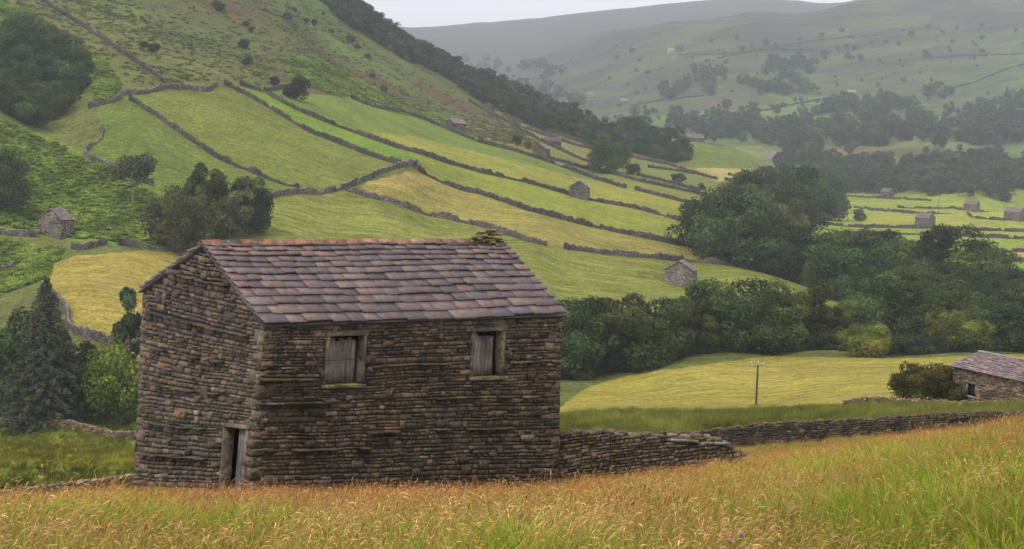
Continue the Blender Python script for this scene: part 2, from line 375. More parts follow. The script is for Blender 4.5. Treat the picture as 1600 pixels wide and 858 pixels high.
# ------------------------------------------------------------------ the ground sheet, coloured by what grows on it
def inpoly(px, py, poly):
    r = np.zeros(px.shape, bool); n = len(poly)
    for i in range(n):
        x1, y1 = poly[i]; x2, y2 = poly[(i + 1) % n]
        if y1 == y2: continue
        c = ((y1 > py) != (y2 > py)) & (px < (x2 - x1) * (py - y1) / (y2 - y1) + x1); r ^= c
    return r
MOW, GRN, LIME, OLV = (.30,.245,.06), (.105,.155,.028), (.19,.215,.04), (.125,.14,.034)
FIELDS = [  # polygon, colour, swath strength, distance gate
 ([(150,165),(203,155),(345,248),(468,293),(413,312),(330,350),(250,305),(130,240),(160,205)], (.10,.14,.03), .25, 300, 700),
 ([(190,150),(262,136),(338,134),(395,152),(483,205),(574,240),(626,257),(567,282),(500,300),(468,293),(345,248)], (.125,.155,.031), .4, 300, 700),
 ([(375,132),(413,142),(500,186),(616,228),(749,268),(700,262),(651,256),(574,240),(437,177)], (.12,.195,.024), .15, 300, 800),
 ([(640,240),(700,254),(820,283),(890,302),(995,325),(1100,356),(1117,388),(995,366),(827,326),(700,287),(654,266)], (.19,.215,.035), .25, 300, 800),
 ([(413,141),(470,146),(549,152),(630,175),(700,201),(802,234),(890,264),(977,293),(1107,322),(1100,356),(921,311),(820,283),(616,228),(500,186)], (.12,.165,.03), .2, 300, 900),
 ([(560,205),(640,212),(720,232),(800,250),(890,275),(977,293),(1107,322),(1100,356),(921,311),(820,283),(640,234)], (.215,.22,.042), .4, 300, 900),
 ([(560,292),(600,276),(652,268),(749,300),(907,349),(1117,388),(1160,410),(1030,402),(882,386),(855,384),(749,352),(619,318)], (.25,.225,.06), .9, 300, 800),
 ([(570,285),(640,268),(690,284),(640,300)], (.33,.26,.095), .7, 300, 800),
 ([(413,313),(539,296),(619,318),(749,353),(855,385),(882,388),(1030,403),(1160,413),(1340,465),(1340,500),(900,520),(300,430),(320,350)], (.165,.195,.036), .8, 240, 560),
 ([(700,190),(837,215),(907,248),(1000,281),(1107,309),(1100,323),(977,293),(890,264),(802,234)], (.155,.16,.042), .3, 400, 1000),
 ([(960,240),(1090,262),(1130,280),(1107,309),(960,271),(930,256)], (.13,.155,.04), .2, 500, 1000),
 ([(760,167),(830,190),(932,226),(932,256),(872,232),(795,190)], (.16,.145,.05), .3, 500, 1000),
 ([(62,432),(80,412),(120,399),(220,392),(300,395),(420,430),(400,520),(220,535),(150,533),(108,520),(100,480)], (.31,.25,.062), .8, 200, 400),
 ([(110,545),(240,535),(240,600),(140,600)], (.33,.26,.075), .7, 180, 300),
 ([(860,648),(905,612),(960,592),(1080,572),(1200,557),(1400,560),(1660,552),(1660,622),(1400,626),(1200,636),(1000,645)], (.31,.27,.052), 1.0, 140, 330),
 ([(1100,300),(1700,280),(1700,470),(1100,470)], (.19,.235,.036), .3, 450, 1300),
 ([(1240,322),(1700,335),(1700,362),(1283,350)], (.24,.26,.045), .3, 450, 1300),
 ([(1250,296),(1480,300),(1700,325),(1700,338),(1330,322)], (.20,.235,.04), .2, 450, 1300),
 ([(1480,393),(1700,393),(1700,406),(1480,406)], (.30,.27,.10), .3, 450, 1300),
 ([(1480,407),(1700,407),(1700,470),(1480,470)], (.13,.22,.03), .1, 450, 1300),
 ([(1085,262),(1185,262),(1190,282),(1120,284)], (.33,.28,.12), .5, 700, 1100),
 ([(1040,215),(1205,240),(1215,264),(1090,263),(1040,250)], (.11,.14,.035), .1, 800, 1150),
]
def cover(px, py, d, x, y):
    c = np.empty((len(px), 4)); n1 = fbm(x / 9, y / 9, 4, 20); n2 = fbm(x / 60, y / 60, 4, 30); n3 = fbm(x / 3, y / 3, 3, 40)
    def put(mk, col, sw=0.0, w=None):
        m = mk if w is None else mk * w
        m = np.asarray(m, float)[:, None]
        c[:] = c * (1 - m) + np.array(tuple(col) + (sw,)) * m
    c[:] = (.10, .105, .045, 0)
    jx = px + 3.0 * n3 + 2 * n1; jy = py + 2.0 * n3
    near = d < 75
    put(near, (.13, .125, .04)); put(near, (.09, .12, .03), 0, sstep(-.1, .5, n1))
    left = (px < 860)
    put((d >= 75) & (d < 260), (.085, .105, .03)); put((d >= 70) & (d < 215) & left, (.125, .135, .028), .2); put((d > 195) & (d < 240) & left, (.07, .095, .025))
    put((d >= 75) & (d < 172) & ~left, (.075, .085, .022))
    hill = (d >= 240) & (d < 1250)
    put(hill, (.105, .115, .04)); 
    moor = hill & (py < 150 + .42 * (px - 500)) & (d > 430)
    put(moor, (.08, .088, .034)); put(moor, (.085, .145, .032), 0, sstep(-.1, .35, n2 + .3 * n1) * sstep(900, 200, px)); put(moor, (.085, .062, .036), 0, sstep(.1, .5, -n2 + .0016 * (px - 520)))
    brk = inpoly(jx, jy, [(-500,150),(60,208),(130,238),(250,308),(318,372),(240,385),(120,376),(-500,345)]) & (d > 300) & (d < 480)
    put(brk, (.11, .17, .03)); put(brk, (.10, .10, .035), 0, sstep(.2, .6, n1))
    brk2 = inpoly(jx, jy, [(-500,368),(110,388),(90,410),(62,440),(-500,480)]) & (d > 260) & (d < 345); put(brk2, (.11, .165, .03))
    brk3 = inpoly(jx, jy, [(0,0),(60,20),(180,110),(190,150),(150,160),(130,120),(0,60)]) & (d > 400) & (d < 700); put(brk3, (.08, .15, .028))
    brk4 = inpoly(jx, jy, [(470,85),(560,125),(620,155),(760,200),(790,225),(700,195),(600,165),(500,140),(450,120)]) & (d > 450) & (d < 950); put(brk4, (.075, .15, .028), 0, .8)
    # blocky fields across the far side of the valley
    far = d >= 1250
    put(far, (.060, .072, .038)); put(far, (.07, .062, .05), 0, sstep(.1, .5, n2)); low = far & (d < 2150)
    put(far & (d > 2100), (.045, .040, .042), 0, sstep(-.25, .3, fbm(x / 90, y / 60, 4, 55) + .0006 * (d - 2300)))
    put(low, (.10, .14, .045), 0, sstep(.0, .3, fbm(x / 150, y / 150, 2, 50)) * sstep(2150, 1700, d)); put(low, (.17, .155, .07), 0, sstep(.25, .45, fbm(x / 110, y / 90, 2, 60)) * sstep(2150, 1600, d) * .7)
    for poly, col, sw, d0, d1 in FIELDS: put(inpoly(jx, jy, poly) & (d > d0) & (d < d1), col, sw)
    c[:, 0] *= 1.04; c[:, 1] *= 1.06; c[:, 2] *= .72
    return c
NU, UE = 600, .36
ub = np.concatenate([np.linspace(-UE, UE, NU)])
db = np.concatenate([np.exp(np.linspace(log(2.2), log(60), 190)), np.exp(np.linspace(log(60), log(200), 190))[1:], np.exp(np.linspace(log(200), log(1150), 760))[1:], np.exp(np.linspace(log(1150), log(3200), 240))[1:], np.exp(np.linspace(log(3200), log(9500), 60))[1:]])
UU, DD = np.meshgrid(ub, db); xg = (UU * DD).ravel(); yg = DD.ravel(); zg = gz(xg, yg)
pxg, pyg = to_pix(xg / yg, zg / yg)
cg = cover(pxg, pyg, yg, xg, yg)
nr = len(db); ii = (np.arange(nr - 1)[:, None] * NU + np.arange(NU - 1)[None]).ravel()
fg = np.stack([ii, ii + 1, ii + NU + 1, ii + NU], 1)
gme = np_mesh("ground", np.stack([xg, yg, zg], 1), fg, cg, M_GROUND, True)
ground = link("ground", gme); tag(ground, kind="structure")
#PART2
# ------------------------------------------------------------------ stonework
PAL = np.array([.61, .54, .45]) * np.array([[.19,.15,.112],[.155,.115,.08],[.12,.092,.066],[.23,.19,.15],[.17,.135,.11],[.135,.105,.085],[.09,.068,.05],[.27,.235,.20],[.21,.145,.09],[.26,.145,.065]])
PW = np.array([.18,.17,.14,.1,.12,.1,.09,.035,.03,.006]); PW /= PW.sum()
def stone_patch(mb, P, Lw, Hh, inside, rng, hs=(.07, .16), ws=(.16, .5), prot=.03, holes=(), throughs=(), bright=1.0, depth=.045, wob=.012, b0=0.0, b1=1.0, N=None):
    """coursed rubble over the surface P(a, b): every stone a rounded block"""
    V = []; FC = []; CC = []; v = b0 * Hh; ci = 0
    while v < b1 * Hh:
        thr = None
        for t in throughs:
            if t[0] - .09 < v < t[0] + .12 and t[0] not in used_t(rng): thr = t; used_t(rng).add(t[0]); break
        h = rng.uniform(*hs) if thr is None else rng.uniform(.06, .085)
        if rng.random() < .16 and thr is None: h *= .62
        u = -rng.uniform(0, .2); ph = rng.uniform(0, 100)
        while u < Lw:
            wd = rng.uniform(*ws) * (.55 + h * 3.4) * (1.5 if rng.random() < .1 else 1)
            if thr is not None: wd = rng.uniform(.3, .7)
            u0, u1 = max(u, 0), min(u + wd, Lw); u += wd
            if u1 - u0 < .05: continue
            parts = [(v, v + h)]
            if h > .135 and rng.random() < .38 and thr is None:
                k = v + h * rng.uniform(.35, .65); parts = [(v, k), (k, v + h)]
            for va, vb in parts:
                um, vm = (u0 + u1) / 2, (va + vb) / 2
                if not inside(um, vm): continue
                if any(hx0 < um < hx1 and hy0 < vm < hy1 for hx0, hy0, hx1, hy1 in holes): continue
                a0, a1 = u0, u1
                for hx0, hy0, hx1, hy1 in holes:
                    if hy0 < vm < hy1:
                        if a0 < hx0 < a1: a1 = hx0
                        if a0 < hx1 < a1: a0 = hx1
                if a1 - a0 < .04: continue
                if rng.random() < .05 and va == v: vb = vb + h * rng.uniform(.4, .9); big_ = .02
                else: big_ = 0
                isth = thr is not None and any(t0 <= um <= t1 for t0, t1 in thr[1]) and rng.random() < .86
                pr = rng.uniform(-.5, 1) * prot + big_ + (rng.uniform(.13, .22) if isth else 0)
                if rng.random() < .04: pr -= .035
                g = rng.uniform(.003, .011); ins = min(.013, (a1 - a0) * .2, (vb - va) * .2) * rng.uniform(.6, 1.3); tlt = rng.uniform(-.012, .012)
                xs = [a0 + g, a0 + g + ins, (a0 + a1) / 2 + rng.uniform(-.1, .1) * (a1 - a0), a1 - g - ins, a1 - g]
                ys = [va + g, va + g + ins, (va + vb) / 2, vb - g - ins, vb - g]
                base = len(V)
                jit = (vb - va) * .09
                for j in range(5):
                    for i in range(5):
                        edge = i in (0, 4) or j in (0, 4)
                        du = dv = 0
                        if (i in (0, 1, 3, 4)) and (j in (0, 1, 3, 4)): du = (ins * .5 if i < 2 else -ins * .5) * (.35 if edge else .15); dv = (ins * .5 if j < 2 else -ins * .5) * (.35 if edge else .15)
                        V.append((xs[i] + du + rng.uniform(-jit, jit), ys[j] + dv + rng.uniform(-jit, jit) + wob * sin(xs[i] * .9 + 2.1) , (-depth if edge else pr + rng.uniform(-.009, .010) + tlt * (i - 2))))
                for j in range(4):
                    for i in range(4):
                        FC.append((base + j * 5 + i, base + j * 5 + i + 1, base + j * 5 + i + 6, base + j * 5 + i + 5))
                c = PAL[rng.choices(range(10), PW)[0]] * rng.choice([.45, .7, .85, 1.0, 1.15, 1.5]) * rng.uniform(.85, 1.15) * bright
                if isth: c = c * .62
                CC += [c] * 25
        v += h; ci += 1
    V = np.array(V); V[:, 1] += .028 * fbm(V[:, 0] * 1.3 + prot * 99, V[:, 1] * 1.6, 3, 61) * (1 if wob > 0 else .6); pts = P(V[:, 0] / Lw, V[:, 1] / Hh) + V[:, 2:3] * np.asarray(N)[None]
    mb.add(pts, FC, np.array(CC))
_ut = {}
def used_t(rng): return _ut.setdefault(id(rng), set())
def bil(P00, P10, P01, P11):
    P00, P10, P01, P11 = map(lambda q: np.asarray(q, float), (P00, P10, P01, P11))
    def P(a, b):
        a = np.atleast_1d(a)[:, None]; b = np.atleast_1d(b)[:, None]; bc = np.minimum(b, 1)
        top = P01 * (1 - a) + P11 * a; bot = P00 * (1 - a) + P10 * a
        return bot * (1 - bc) + top * bc + np.array([0, 0, 1.])[None] * np.maximum(b - 1, 0) * np.linalg.norm(P01 - P00)
    return P
def sheet(mb, P, N, off, cells, col):
    """backing sheet from (a0,b0,a1,b1) cells"""
    for a0, b0, a1, b1 in cells:
        q = P(np.array([a0, a1, a1, a0]), np.array([b0, b0, b1, b1])) + np.asarray(N) * off
        mb.add(q, [[0, 1, 2, 3]], col)
def hole_cells(Lw, Hh, holes, b0=0., b1=1.):
    xs = sorted({0, Lw, *[h[0] for h in holes], *[h[2] for h in holes]}); ys = sorted({b0 * Hh, b1 * Hh, *[h[1] for h in holes], *[h[3] for h in holes]})
    out = []
    for i in range(len(xs) - 1):
        for j in range(len(ys) - 1):
            mx_, my_ = (xs[i] + xs[i + 1]) / 2, (ys[j] + ys[j + 1]) / 2
            if not any(h[0] < mx_ < h[2] and h[1] < my_ < h[3] for h in holes): out.append((xs[i] / Lw, ys[j] / Hh, xs[i + 1] / Lw, ys[j + 1] / Hh))
    return out
SLP = np.array([1.14, 1.08, 1.03]) * np.array([[.088,.064,.066],[.105,.076,.074],[.078,.066,.074],[.12,.094,.09],[.09,.072,.072],[.112,.077,.068],[.066,.057,.066],[.14,.10,.086]])
def slate_slope(mb, E0, E1, R0, R1, rows, rng, wr=(.4, .85), th=.035, bright=1.0, sag=.05, top_small=.55):
    E0, E1, R0, R1 = map(lambda q: np.asarray(q, float), (E0, E1, R0, R1))
    Lr = np.linalg.norm(E1 - E0); N = np.cross(E1 - E0, R0 - E0); N /= np.linalg.norm(N)
    if N[2] < 0: N = -N
    ex = np.linspace(1, top_small, rows); ex = np.concatenate([[0], np.cumsum(ex)]); ex /= ex[-1]
    D = (R0 - E0) / np.linalg.norm(R0 - E0)
    for r in range(rows):
        b0, b1 = ex[r], min(ex[r + 1] + (ex[r + 1] - ex[r]) * .35, 1.0); u = -rng.uniform(0, .3)
        while u < Lr:
            wd = rng.uniform(*wr) * (1 - .35 * r / rows); u0, u1 = max(u, 0) + .006, min(u + wd, Lr) - .006; u += wd
            if u1 - u0 < .06: continue
            t = th * rng.uniform(.7, 1.5); lift = th * 1.5; dn = rng.uniform(-.035, .035); sk = rng.uniform(-.022, .022); tw = rng.uniform(-.006, .008)
            q = []
            for (uu, bb, s_) in ((u0, b0, 0), (u1, b0, 1), (u1, b1, 2), (u0, b1, 3)):
                a = uu / Lr; p = (E0 * (1 - a) + E1 * a) * (1 - bb) + (R0 * (1 - a) + R1 * a) * bb
                sg = -sag * sin(pi * a) * sin(pi * (.3 + .7 * bb)) + .018 * sin(9 * a + 3 * bb)
                q.append(p + N * ((lift if s_ < 2 else -.0) + sg + (tw if s_ in (1, 2) else 0)) + (D * (dn + (sk if s_ == 1 else 0)) if s_ < 2 else 0))
            q = np.array(q); v = np.concatenate([q - N * 0.0, q + N * t])
            c = SLP[rng.randrange(8)] * rng.uniform(.8, 1.25) * bright
            mb.add(v, [[3, 2, 1, 0], [4, 5, 6, 7], [0, 1, 5, 4], [1, 2, 6, 5], [2, 3, 7, 6], [3, 0, 4, 7]], c)
    q = np.array([E0, E1, R1, R0]) - N * .06; mb.add(np.concatenate([q, q + N * .03]), [[3, 2, 1, 0], [4, 5, 6, 7], [0, 1, 5, 4], [1, 2, 6, 5], [2, 3, 7, 6], [3, 0, 4, 7]], (.03, .025, .02))

# ------------------------------------------------------------------ the big barn
BD, BY = 45.0, radians(41.5)
A = at(413, 508, BD); dL = np.array([cos(BY), sin(BY), 0]); dW = np.array([-sin(BY), cos(BY), 0]); UPV = np.array([0, 0, 1.])
def on_line(O, D, px):
    """point O + t D seen in pixel column px (level line)"""
    t0, t1 = 0., 20.
    f = lambda t: to_pix((O + D * t)[0] / (O + D * t)[1], (O + D * t)[2] / (O + D * t)[1])[0] - px
    s0 = f(t0)
    for _ in range(60):
        tm = (t0 + t1) / 2
        if f(tm) * s0 > 0: t0 = tm
        else: t1 = tm
    return O + D * t0, t0
def atcol(px, py, d): return at(px, py, d)
Bp, LB = on_line(A, dL, 879); B = at(879, 493, Bp[1])
Cp, WB = on_line(A, dW, 223); Cc = at(223, 458, Cp[1])
A0 = at(387, 792, BD - .35); B0 = at(870.5, 778, Bp[1]); C0 = at(208, 792, Cp[1])
mid = A + dW * WB * .5; R1 = at(321, 386, mid[1]); R2p = R1 + dL * LB; R2 = at(783, 383, R2p[1])
D_ = B + dW * WB; D_[2] = Cc[2]; D0 = D_.copy(); D0[2] = C0[2] + .5
N_long = np.cross(B - A, UPV); N_long /= np.linalg.norm(N_long)          # faces the camera
N_gab = np.cross(A - Cc, UPV); N_gab /= np.linalg.norm(N_gab)
print("barn", LB, WB, R1[2] - A[2], A[2] - A0[2])
barn = empty("stone_barn", tuple((A0 + B0 + C0 + D0) / 4)); 
tag(barn, "large dark stone barn in the foreground with slate roof and clay ridge tiles", "barn")
bl = np.array(barn.location)
class LB_(MB):
    def build(s, name, mat, parent=None, smooth=False):
        o = MB.build(s, name, mat, parent, smooth)
        o.location = (0, 0, 0) if parent is None else tuple(-bl) if parent is barn else (0, 0, 0)
        return o
HL = float(np.linalg.norm(A - A0)); LW = LB; HG = HL
PL = bil(A0, B0, A, B); PG = bil(C0, A0, Cc, A)   # gable runs from rear corner to near corner
WG = float(np.linalg.norm(A - Cc))
def ab_of(Pf, Lw, Hh, N, px, py):
    """surface coordinates of the photo pixel on a wall"""
    u, s = pix(px, py); best = None
    a, b = .5, .5
    for _ in range(25):
        p = Pf(a, b)[0]; q = to_pix(p[0] / p[1], p[2] / p[1]); e = np.array([px - q[0], py - q[1]])
        pa = Pf(a + 1e-3, b)[0]; pb = Pf(a, b + 1e-3)[0]
        qa = to_pix(pa[0] / pa[1], pa[2] / pa[1]); qb = to_pix(pb[0] / pb[1], pb[2] / pb[1])
        J = np.array([[(qa[0] - q[0]) / 1e-3, (qb[0] - q[0]) / 1e-3], [(qa[1] - q[1]) / 1e-3, (qb[1] - q[1]) / 1e-3]])
        st = np.linalg.solve(J, e); a += st[0]; b += st[1]
    return a * Lw, b * Hh
LO = lambda px, py: ab_of(PL, LW, HL, N_long, px, py)
GO = lambda px, py: ab_of(PG, WG, HG, N_gab, px, py)
def rect(fn, x0, y0, x1, y1):
    p = [fn(x0, y0), fn(x1, y0), fn(x1, y1), fn(x0, y1)]
    return (min(p[0][0], p[3][0]) * .5 + max(p[0][0], p[3][0]) * .5, (p[2][1] + p[3][1]) / 2, (p[1][0] + p[2][0]) / 2, (p[0][1] + p[1][1]) / 2)
w1 = rect(LO, 513, 525, 566, 600); w2 = rect(LO, 740, 518, 784, 588); dr = rect(GO, 347, 668, 380, 790)
def grow(h, l, b, r, t): return (h[0] - l, h[1] - b, h[2] + r, h[3] + t)
w1o = grow(w1, .10, .10, .11, .12); w2o = grow(w2, .10, .09, .11, .11); dro = grow(dr, .09, .3, .08, .1)
QU = .0
rngw = random.Random(5)
wall = LB_()
bo = LO(420, 700)
thr_l = [(LO(520, 630)[1], [(0, 2.4), (6.2, LW - 1)]), (LO(640, 572)[1], [(3.7, 6.4), (8.6, LW)]), (LO(640, 672)[1], [(2.9, 4.4), (5.5, 9)]), (LO(560, 703)[1], [(.5, 3.6)]), (LO(470, 595)[1], [(.2, 1.7)])]
lp = lambda u, v: 0 < u < LW and v < HL * .995
stone_patch(wall, PL, LW, HL, lp, rngw, hs=(.07, .17), ws=(.14, .44), holes=(w1o, w2o), throughs=thr_l, N=N_long)
apA, apB = GO(321, 386)
def gin(u, v):
    if v <= HG * .99: return 0 < u < WG
    return v - HG < (apB - HG) * (u / apA if u < apA else (WG - u) / (WG - apA)) - .03
rngg = random.Random(9)
thr_g = [(GO(300, 508)[1], [(.5, 5.6)]), (GO(310, 558)[1], [(.3, 4.5)]), (GO(290, 610)[1], [(.4, 4.2)]), (GO(310, 440)[1], [(1.5, 4.6)]), (GO(270, 665)[1], [(.5, 3.9)]), (GO(300, 712)[1], [(.3, 4)])]
stone_patch(wall, PG, WG, HG, gin, rngg, hs=(.075, .18), ws=(.14, .44), holes=(dro,), throughs=thr_g, N=N_gab, b1=apB / HG, prot=.026)
MC = (.03, .024, .018)
sheet(wall, PL, N_long, -.045, hole_cells(LW, HL, (w1o, w2o)), MC)
sheet(wall, PG, N_gab, -.045, hole_cells(WG, HG, (dro,)), MC)
tri = [PG(0, 1)[0], PG(1, 1)[0], R1]; wall.add(np.array(tri) - N_gab * .045, [[0, 1, 2, 2]], MC)
# rear and right-hand walls with stone too (seen from the side)
PR = bil(B0, D0, B, D_); NRr = -N_gab
stone_patch(wall, PR, WG, HL, lambda u, v: 0 < u < WG and v < HL, rngw, hs=(.1, .18), ws=(.25, .6), N=NRr)
sheet(wall, PR, NRr, -.045, [(0, 0, 1, 1)], MC); wall.add(np.array([B, D_, R2 - dL * .02]) , [[0, 1, 2, 2]], (.12, .10, .08))
PB = bil(D0, C0, D_, Cc); sheet(wall, PB, -N_long, 0, [(0, 0, 1, 1)], (.12, .10, .08))
# quoins at the three visible corners: long and short blocks, irregular
def quoins(mb, P0, P1, dirs, rng, hs=(.15, .40)):
    H = np.linalg.norm(P1 - P0); v = 0; k = 0
    while v < H - .06:
        h = min(rng.uniform(*hs), H - v); p = P0 + (P1 - P0) * (v / H); la, lb = (rng.uniform(.4, .75), rng.uniform(.2, .32)) if k % 2 else (rng.uniform(.22, .34), rng.uniform(.38, .6))
        a, b = dirs; pq = rng.uniform(.0, .016); o = p - a * pq - b * pq; c = PAL[rng.choices(range(10), PW)[0]] * rng.uniform(.75, 1.15)
        ea, eb = a * la, b * lb; up = (P1 - P0) / H * (h - .012); n = 3
        # a block subdivided and jittered so that its edges are not straight
        vs_, fs_ = [], []
        gx, gy, gz_ = 4, 4, 3
        idx = {}
        for i in range(gx):
            for j in range(gy):
                for l in range(gz_):
                    if i in (0, gx - 1) or j in (0, gy - 1) or l in (0, gz_ - 1):
                        t = [i / (gx - 1), j / (gy - 1), l / (gz_ - 1)]
                        cn = sum(q in (0, 1) for q in t); q = o + ea * t[0] + eb * t[1] + up * t[2]
                        ce = o + ea * .5 + eb * .5 + up * .5; q = q + (ce - q) * (.0 if cn < 2 else .012 if cn == 2 else .025) + np.array([rng.uniform(-.007, .007) for _ in range(3)])
                        idx[(i, j, l)] = len(vs_); vs_.append(q)
        def fq(*k4): fs_.append([idx[q] for q in k4])
        for i in range(gx - 1):
            for j in range(gy - 1):
                fq((i, j, 0), (i, j + 1, 0), (i + 1, j + 1, 0), (i + 1, j, 0)); fq((i, j, gz_ - 1), (i + 1, j, gz_ - 1), (i + 1, j + 1, gz_ - 1), (i, j + 1, gz_ - 1))
        for i in range(gx - 1):
            for l in range(gz_ - 1):
                fq((i, 0, l), (i + 1, 0, l), (i + 1, 0, l + 1), (i, 0, l + 1)); fq((i, gy - 1, l), (i, gy - 1, l + 1), (i + 1, gy - 1, l + 1), (i + 1, gy - 1, l))
        for j in range(gy - 1):
            for l in range(gz_ - 1):
                fq((0, j, l), (0, j, l + 1), (0, j + 1, l + 1), (0, j + 1, l)); fq((gx - 1, j, l), (gx - 1, j + 1, l), (gx - 1, j + 1, l + 1), (gx - 1, j, l + 1))
        mb.add(vs_, fs_, c); v += h; k += 1
quoins(wall, A0, A, (dL, dW), random.Random(3)); quoins(wall, B0, B, (-dL, dW), random.Random(4)); quoins(wall, C0, Cc, (dL, -dW), random.Random(6), (.12, .26))
wall.build("wall", M_STONE, barn, False)
# roof
roof = LB_(); rg = random.Random(21)
dF = (A - R1); dF /= np.linalg.norm(dF); dB = (Cc - R1); dB /= np.linalg.norm(dB)
uz = np.array([0, 0, .1])
eL, eR = -dL * .12, dL * .10
slate_slope(roof, A + eL + dF * .17 + uz, B + eR + dF * .15 + uz, R1 + eL + uz, R2 + eR + uz, 12, rg, wr=(.45, 1.0), th=.04, top_small=.5)
slate_slope(roof, D_ + eR + dB * .1 + uz, Cc + eL + dB * .1 + uz, R2 + eR + uz, R1 + eL + uz, 11, rg, wr=(.48, .98), th=.045)
rf = roof.build("roof", M_SLATE, barn)
# clay ridge tiles, each an angled saddle
rt = LB_(); rg = random.Random(8); T = 16; r_end = on_line(R1, (R2 - R1) / np.linalg.norm(R2 - R1), 733)[1]; rd = (R2 - R1) / np.linalg.norm(R2 - R1); tl = (r_end + .12) / T
for k in range(T):
    rt = LB_(); o = R1 - rd * .12 + rd * tl * k + np.array([0, 0, .17 + rg.uniform(-.012, .012)]); e = rd * (tl - .012); tk = .022
    wdt = .20; n1_ = []; sec = []
    for ang in (-1, -.6, -.25, 0, .25, .6, 1):
        side = dF if ang > 0 else dB; sec.append(side * abs(ang) * wdt + UPV * (.012 * (1 - abs(ang)) - .0))
    sec = np.array(sec); tilt = np.array([0, 0, rg.uniform(0, .02)])
    v = np.concatenate([o + sec, o + sec + e + tilt, o + sec + UPV * tk, o + sec + e + tilt + UPV * tk]); n = 7
    f = []
    for i in range(n - 1): f += [[i, i + 1, n + i + 1, n + i], [2 * n + i, 3 * n + i, 3 * n + i + 1, 2 * n + i + 1], [i, 2 * n + i, 2 * n + i + 1, i + 1], [n + i, n + i + 1, 3 * n + i + 1, 3 * n + i]]
    f += [[0, n, 3 * n, 2 * n], [n - 1, 3 * n - 1, 4 * n - 1, 2 * n - 1]]
    c = np.array([[.27, .115, .07], [.21, .095, .065], [.16, .08, .06], [.33, .15, .085], [.10, .07, .058]][rg.choices(range(5), [4, 4, 2, 3, 1.4])[0]]) * rg.uniform(.85, 1.15)
    rt.add(v, f, c); rt.build("ridge_tile", M_TILE, barn)
# loose mossy stones heaped on the ridge, and two at the left end
def rock(mb, c, r, rng, col, n=6):
    """rounded flat stone"""
    vs_, fs_ = [], []; st, sl = 5, 8; ph = rng.uniform(0, 6)
    rot = rng.uniform(0, pi); ca, sa = cos(rot), sin(rot)
    for i in range(st + 1):
        t = pi * i / st
        for j in range(sl):
            p = 2 * pi * j / sl; sx = np.sign(cos(p)) * abs(cos(p)) ** .6; sy = np.sign(sin(p)) * abs(sin(p)) ** .6; q = [sin(t) ** .6 * sx * r[0], sin(t) ** .6 * sy * r[1], cos(t) * r[2]]
            k = 1 + rng.uniform(-.09, .09); vs_.append([c[0] + (q[0] * ca - q[1] * sa) * k, c[1] + (q[0] * sa + q[1] * ca) * k, c[2] + q[2] * k])
    for i in range(st):
        for j in range(sl): fs_.append([i * sl + j, (i + 1) * sl + j, (i + 1) * sl + (j + 1) % sl, i * sl + (j + 1) % sl])
    mb.add(vs_, fs_, col)
hp = LB_(); rg = random.Random(77)
for lay in range(6):
    for k in range(5):
        tt = r_end + .12 + 1.12 * (k + .5) / 5 + rg.uniform(-.06, .06); off = dF * rg.uniform(-.1, .36) * (1 - lay * .1)
        if lay > 3 and k in (0, 4): continue
        p = R1 + rd * tt + off + UPV * (.14 + lay * .062 + .02 * rg.random())
        rock(hp, p, (rg.uniform(.13, .26), rg.uniform(.1, .17), .042), rg, np.array([.19, .165, .06]) * rg.uniform(.5, 1.2))
hp.build("ridge_stones", M_STONE, barn, True)
hp = LB_()
for p_ in (.28, .45, .36): rock(hp, R1 + rd * p_ + dF * .28 + UPV * (.15 + .05 * (p_ == .36)), (.17, .11, .045), rg, (.11, .10, .045))
hp.build("verge_stones", M_STONE, barn, True)
# stone window frames with weathered plank shutters set back in the openings
def blockq(mb, Pf, Lw, Hh, N, u0, v0, u1, v1, n0, n1, col, rng, jit=.008):
    gu, gv = 5, 5; v = []; f = []
    for s_, nn in ((0, n0), (1, n1)):
        for j in range(gv):
            for i in range(gu):
                q = Pf((u0 + (u1 - u0) * i / (gu - 1)) / Lw, (v0 + (v1 - v0) * j / (gv - 1)) / Hh)[0] + N * nn
                v.append(q + np.array([rng.uniform(-jit, jit) for _ in range(3)]))
    m_ = gu * gv
    for j in range(gv - 1):
        for i in range(gu - 1):
            a_ = j * gu + i; f.append([m_ + a_, m_ + a_ + 1, m_ + a_ + gu + 1, m_ + a_ + gu])
    for i in range(gu - 1): f.append([i, i + 1, m_ + i + 1, m_ + i]); k = (gv - 1) * gu + i; f.append([k + 1, k, m_ + k, m_ + k + 1])
    for j in range(gv - 1): a_ = j * gu; f.append([a_ + gu, a_, m_ + a_, m_ + a_ + gu]); a_ += gu - 1; f.append([a_, a_ + gu, m_ + a_ + gu, m_ + a_])
    mb.add(v, f, col)
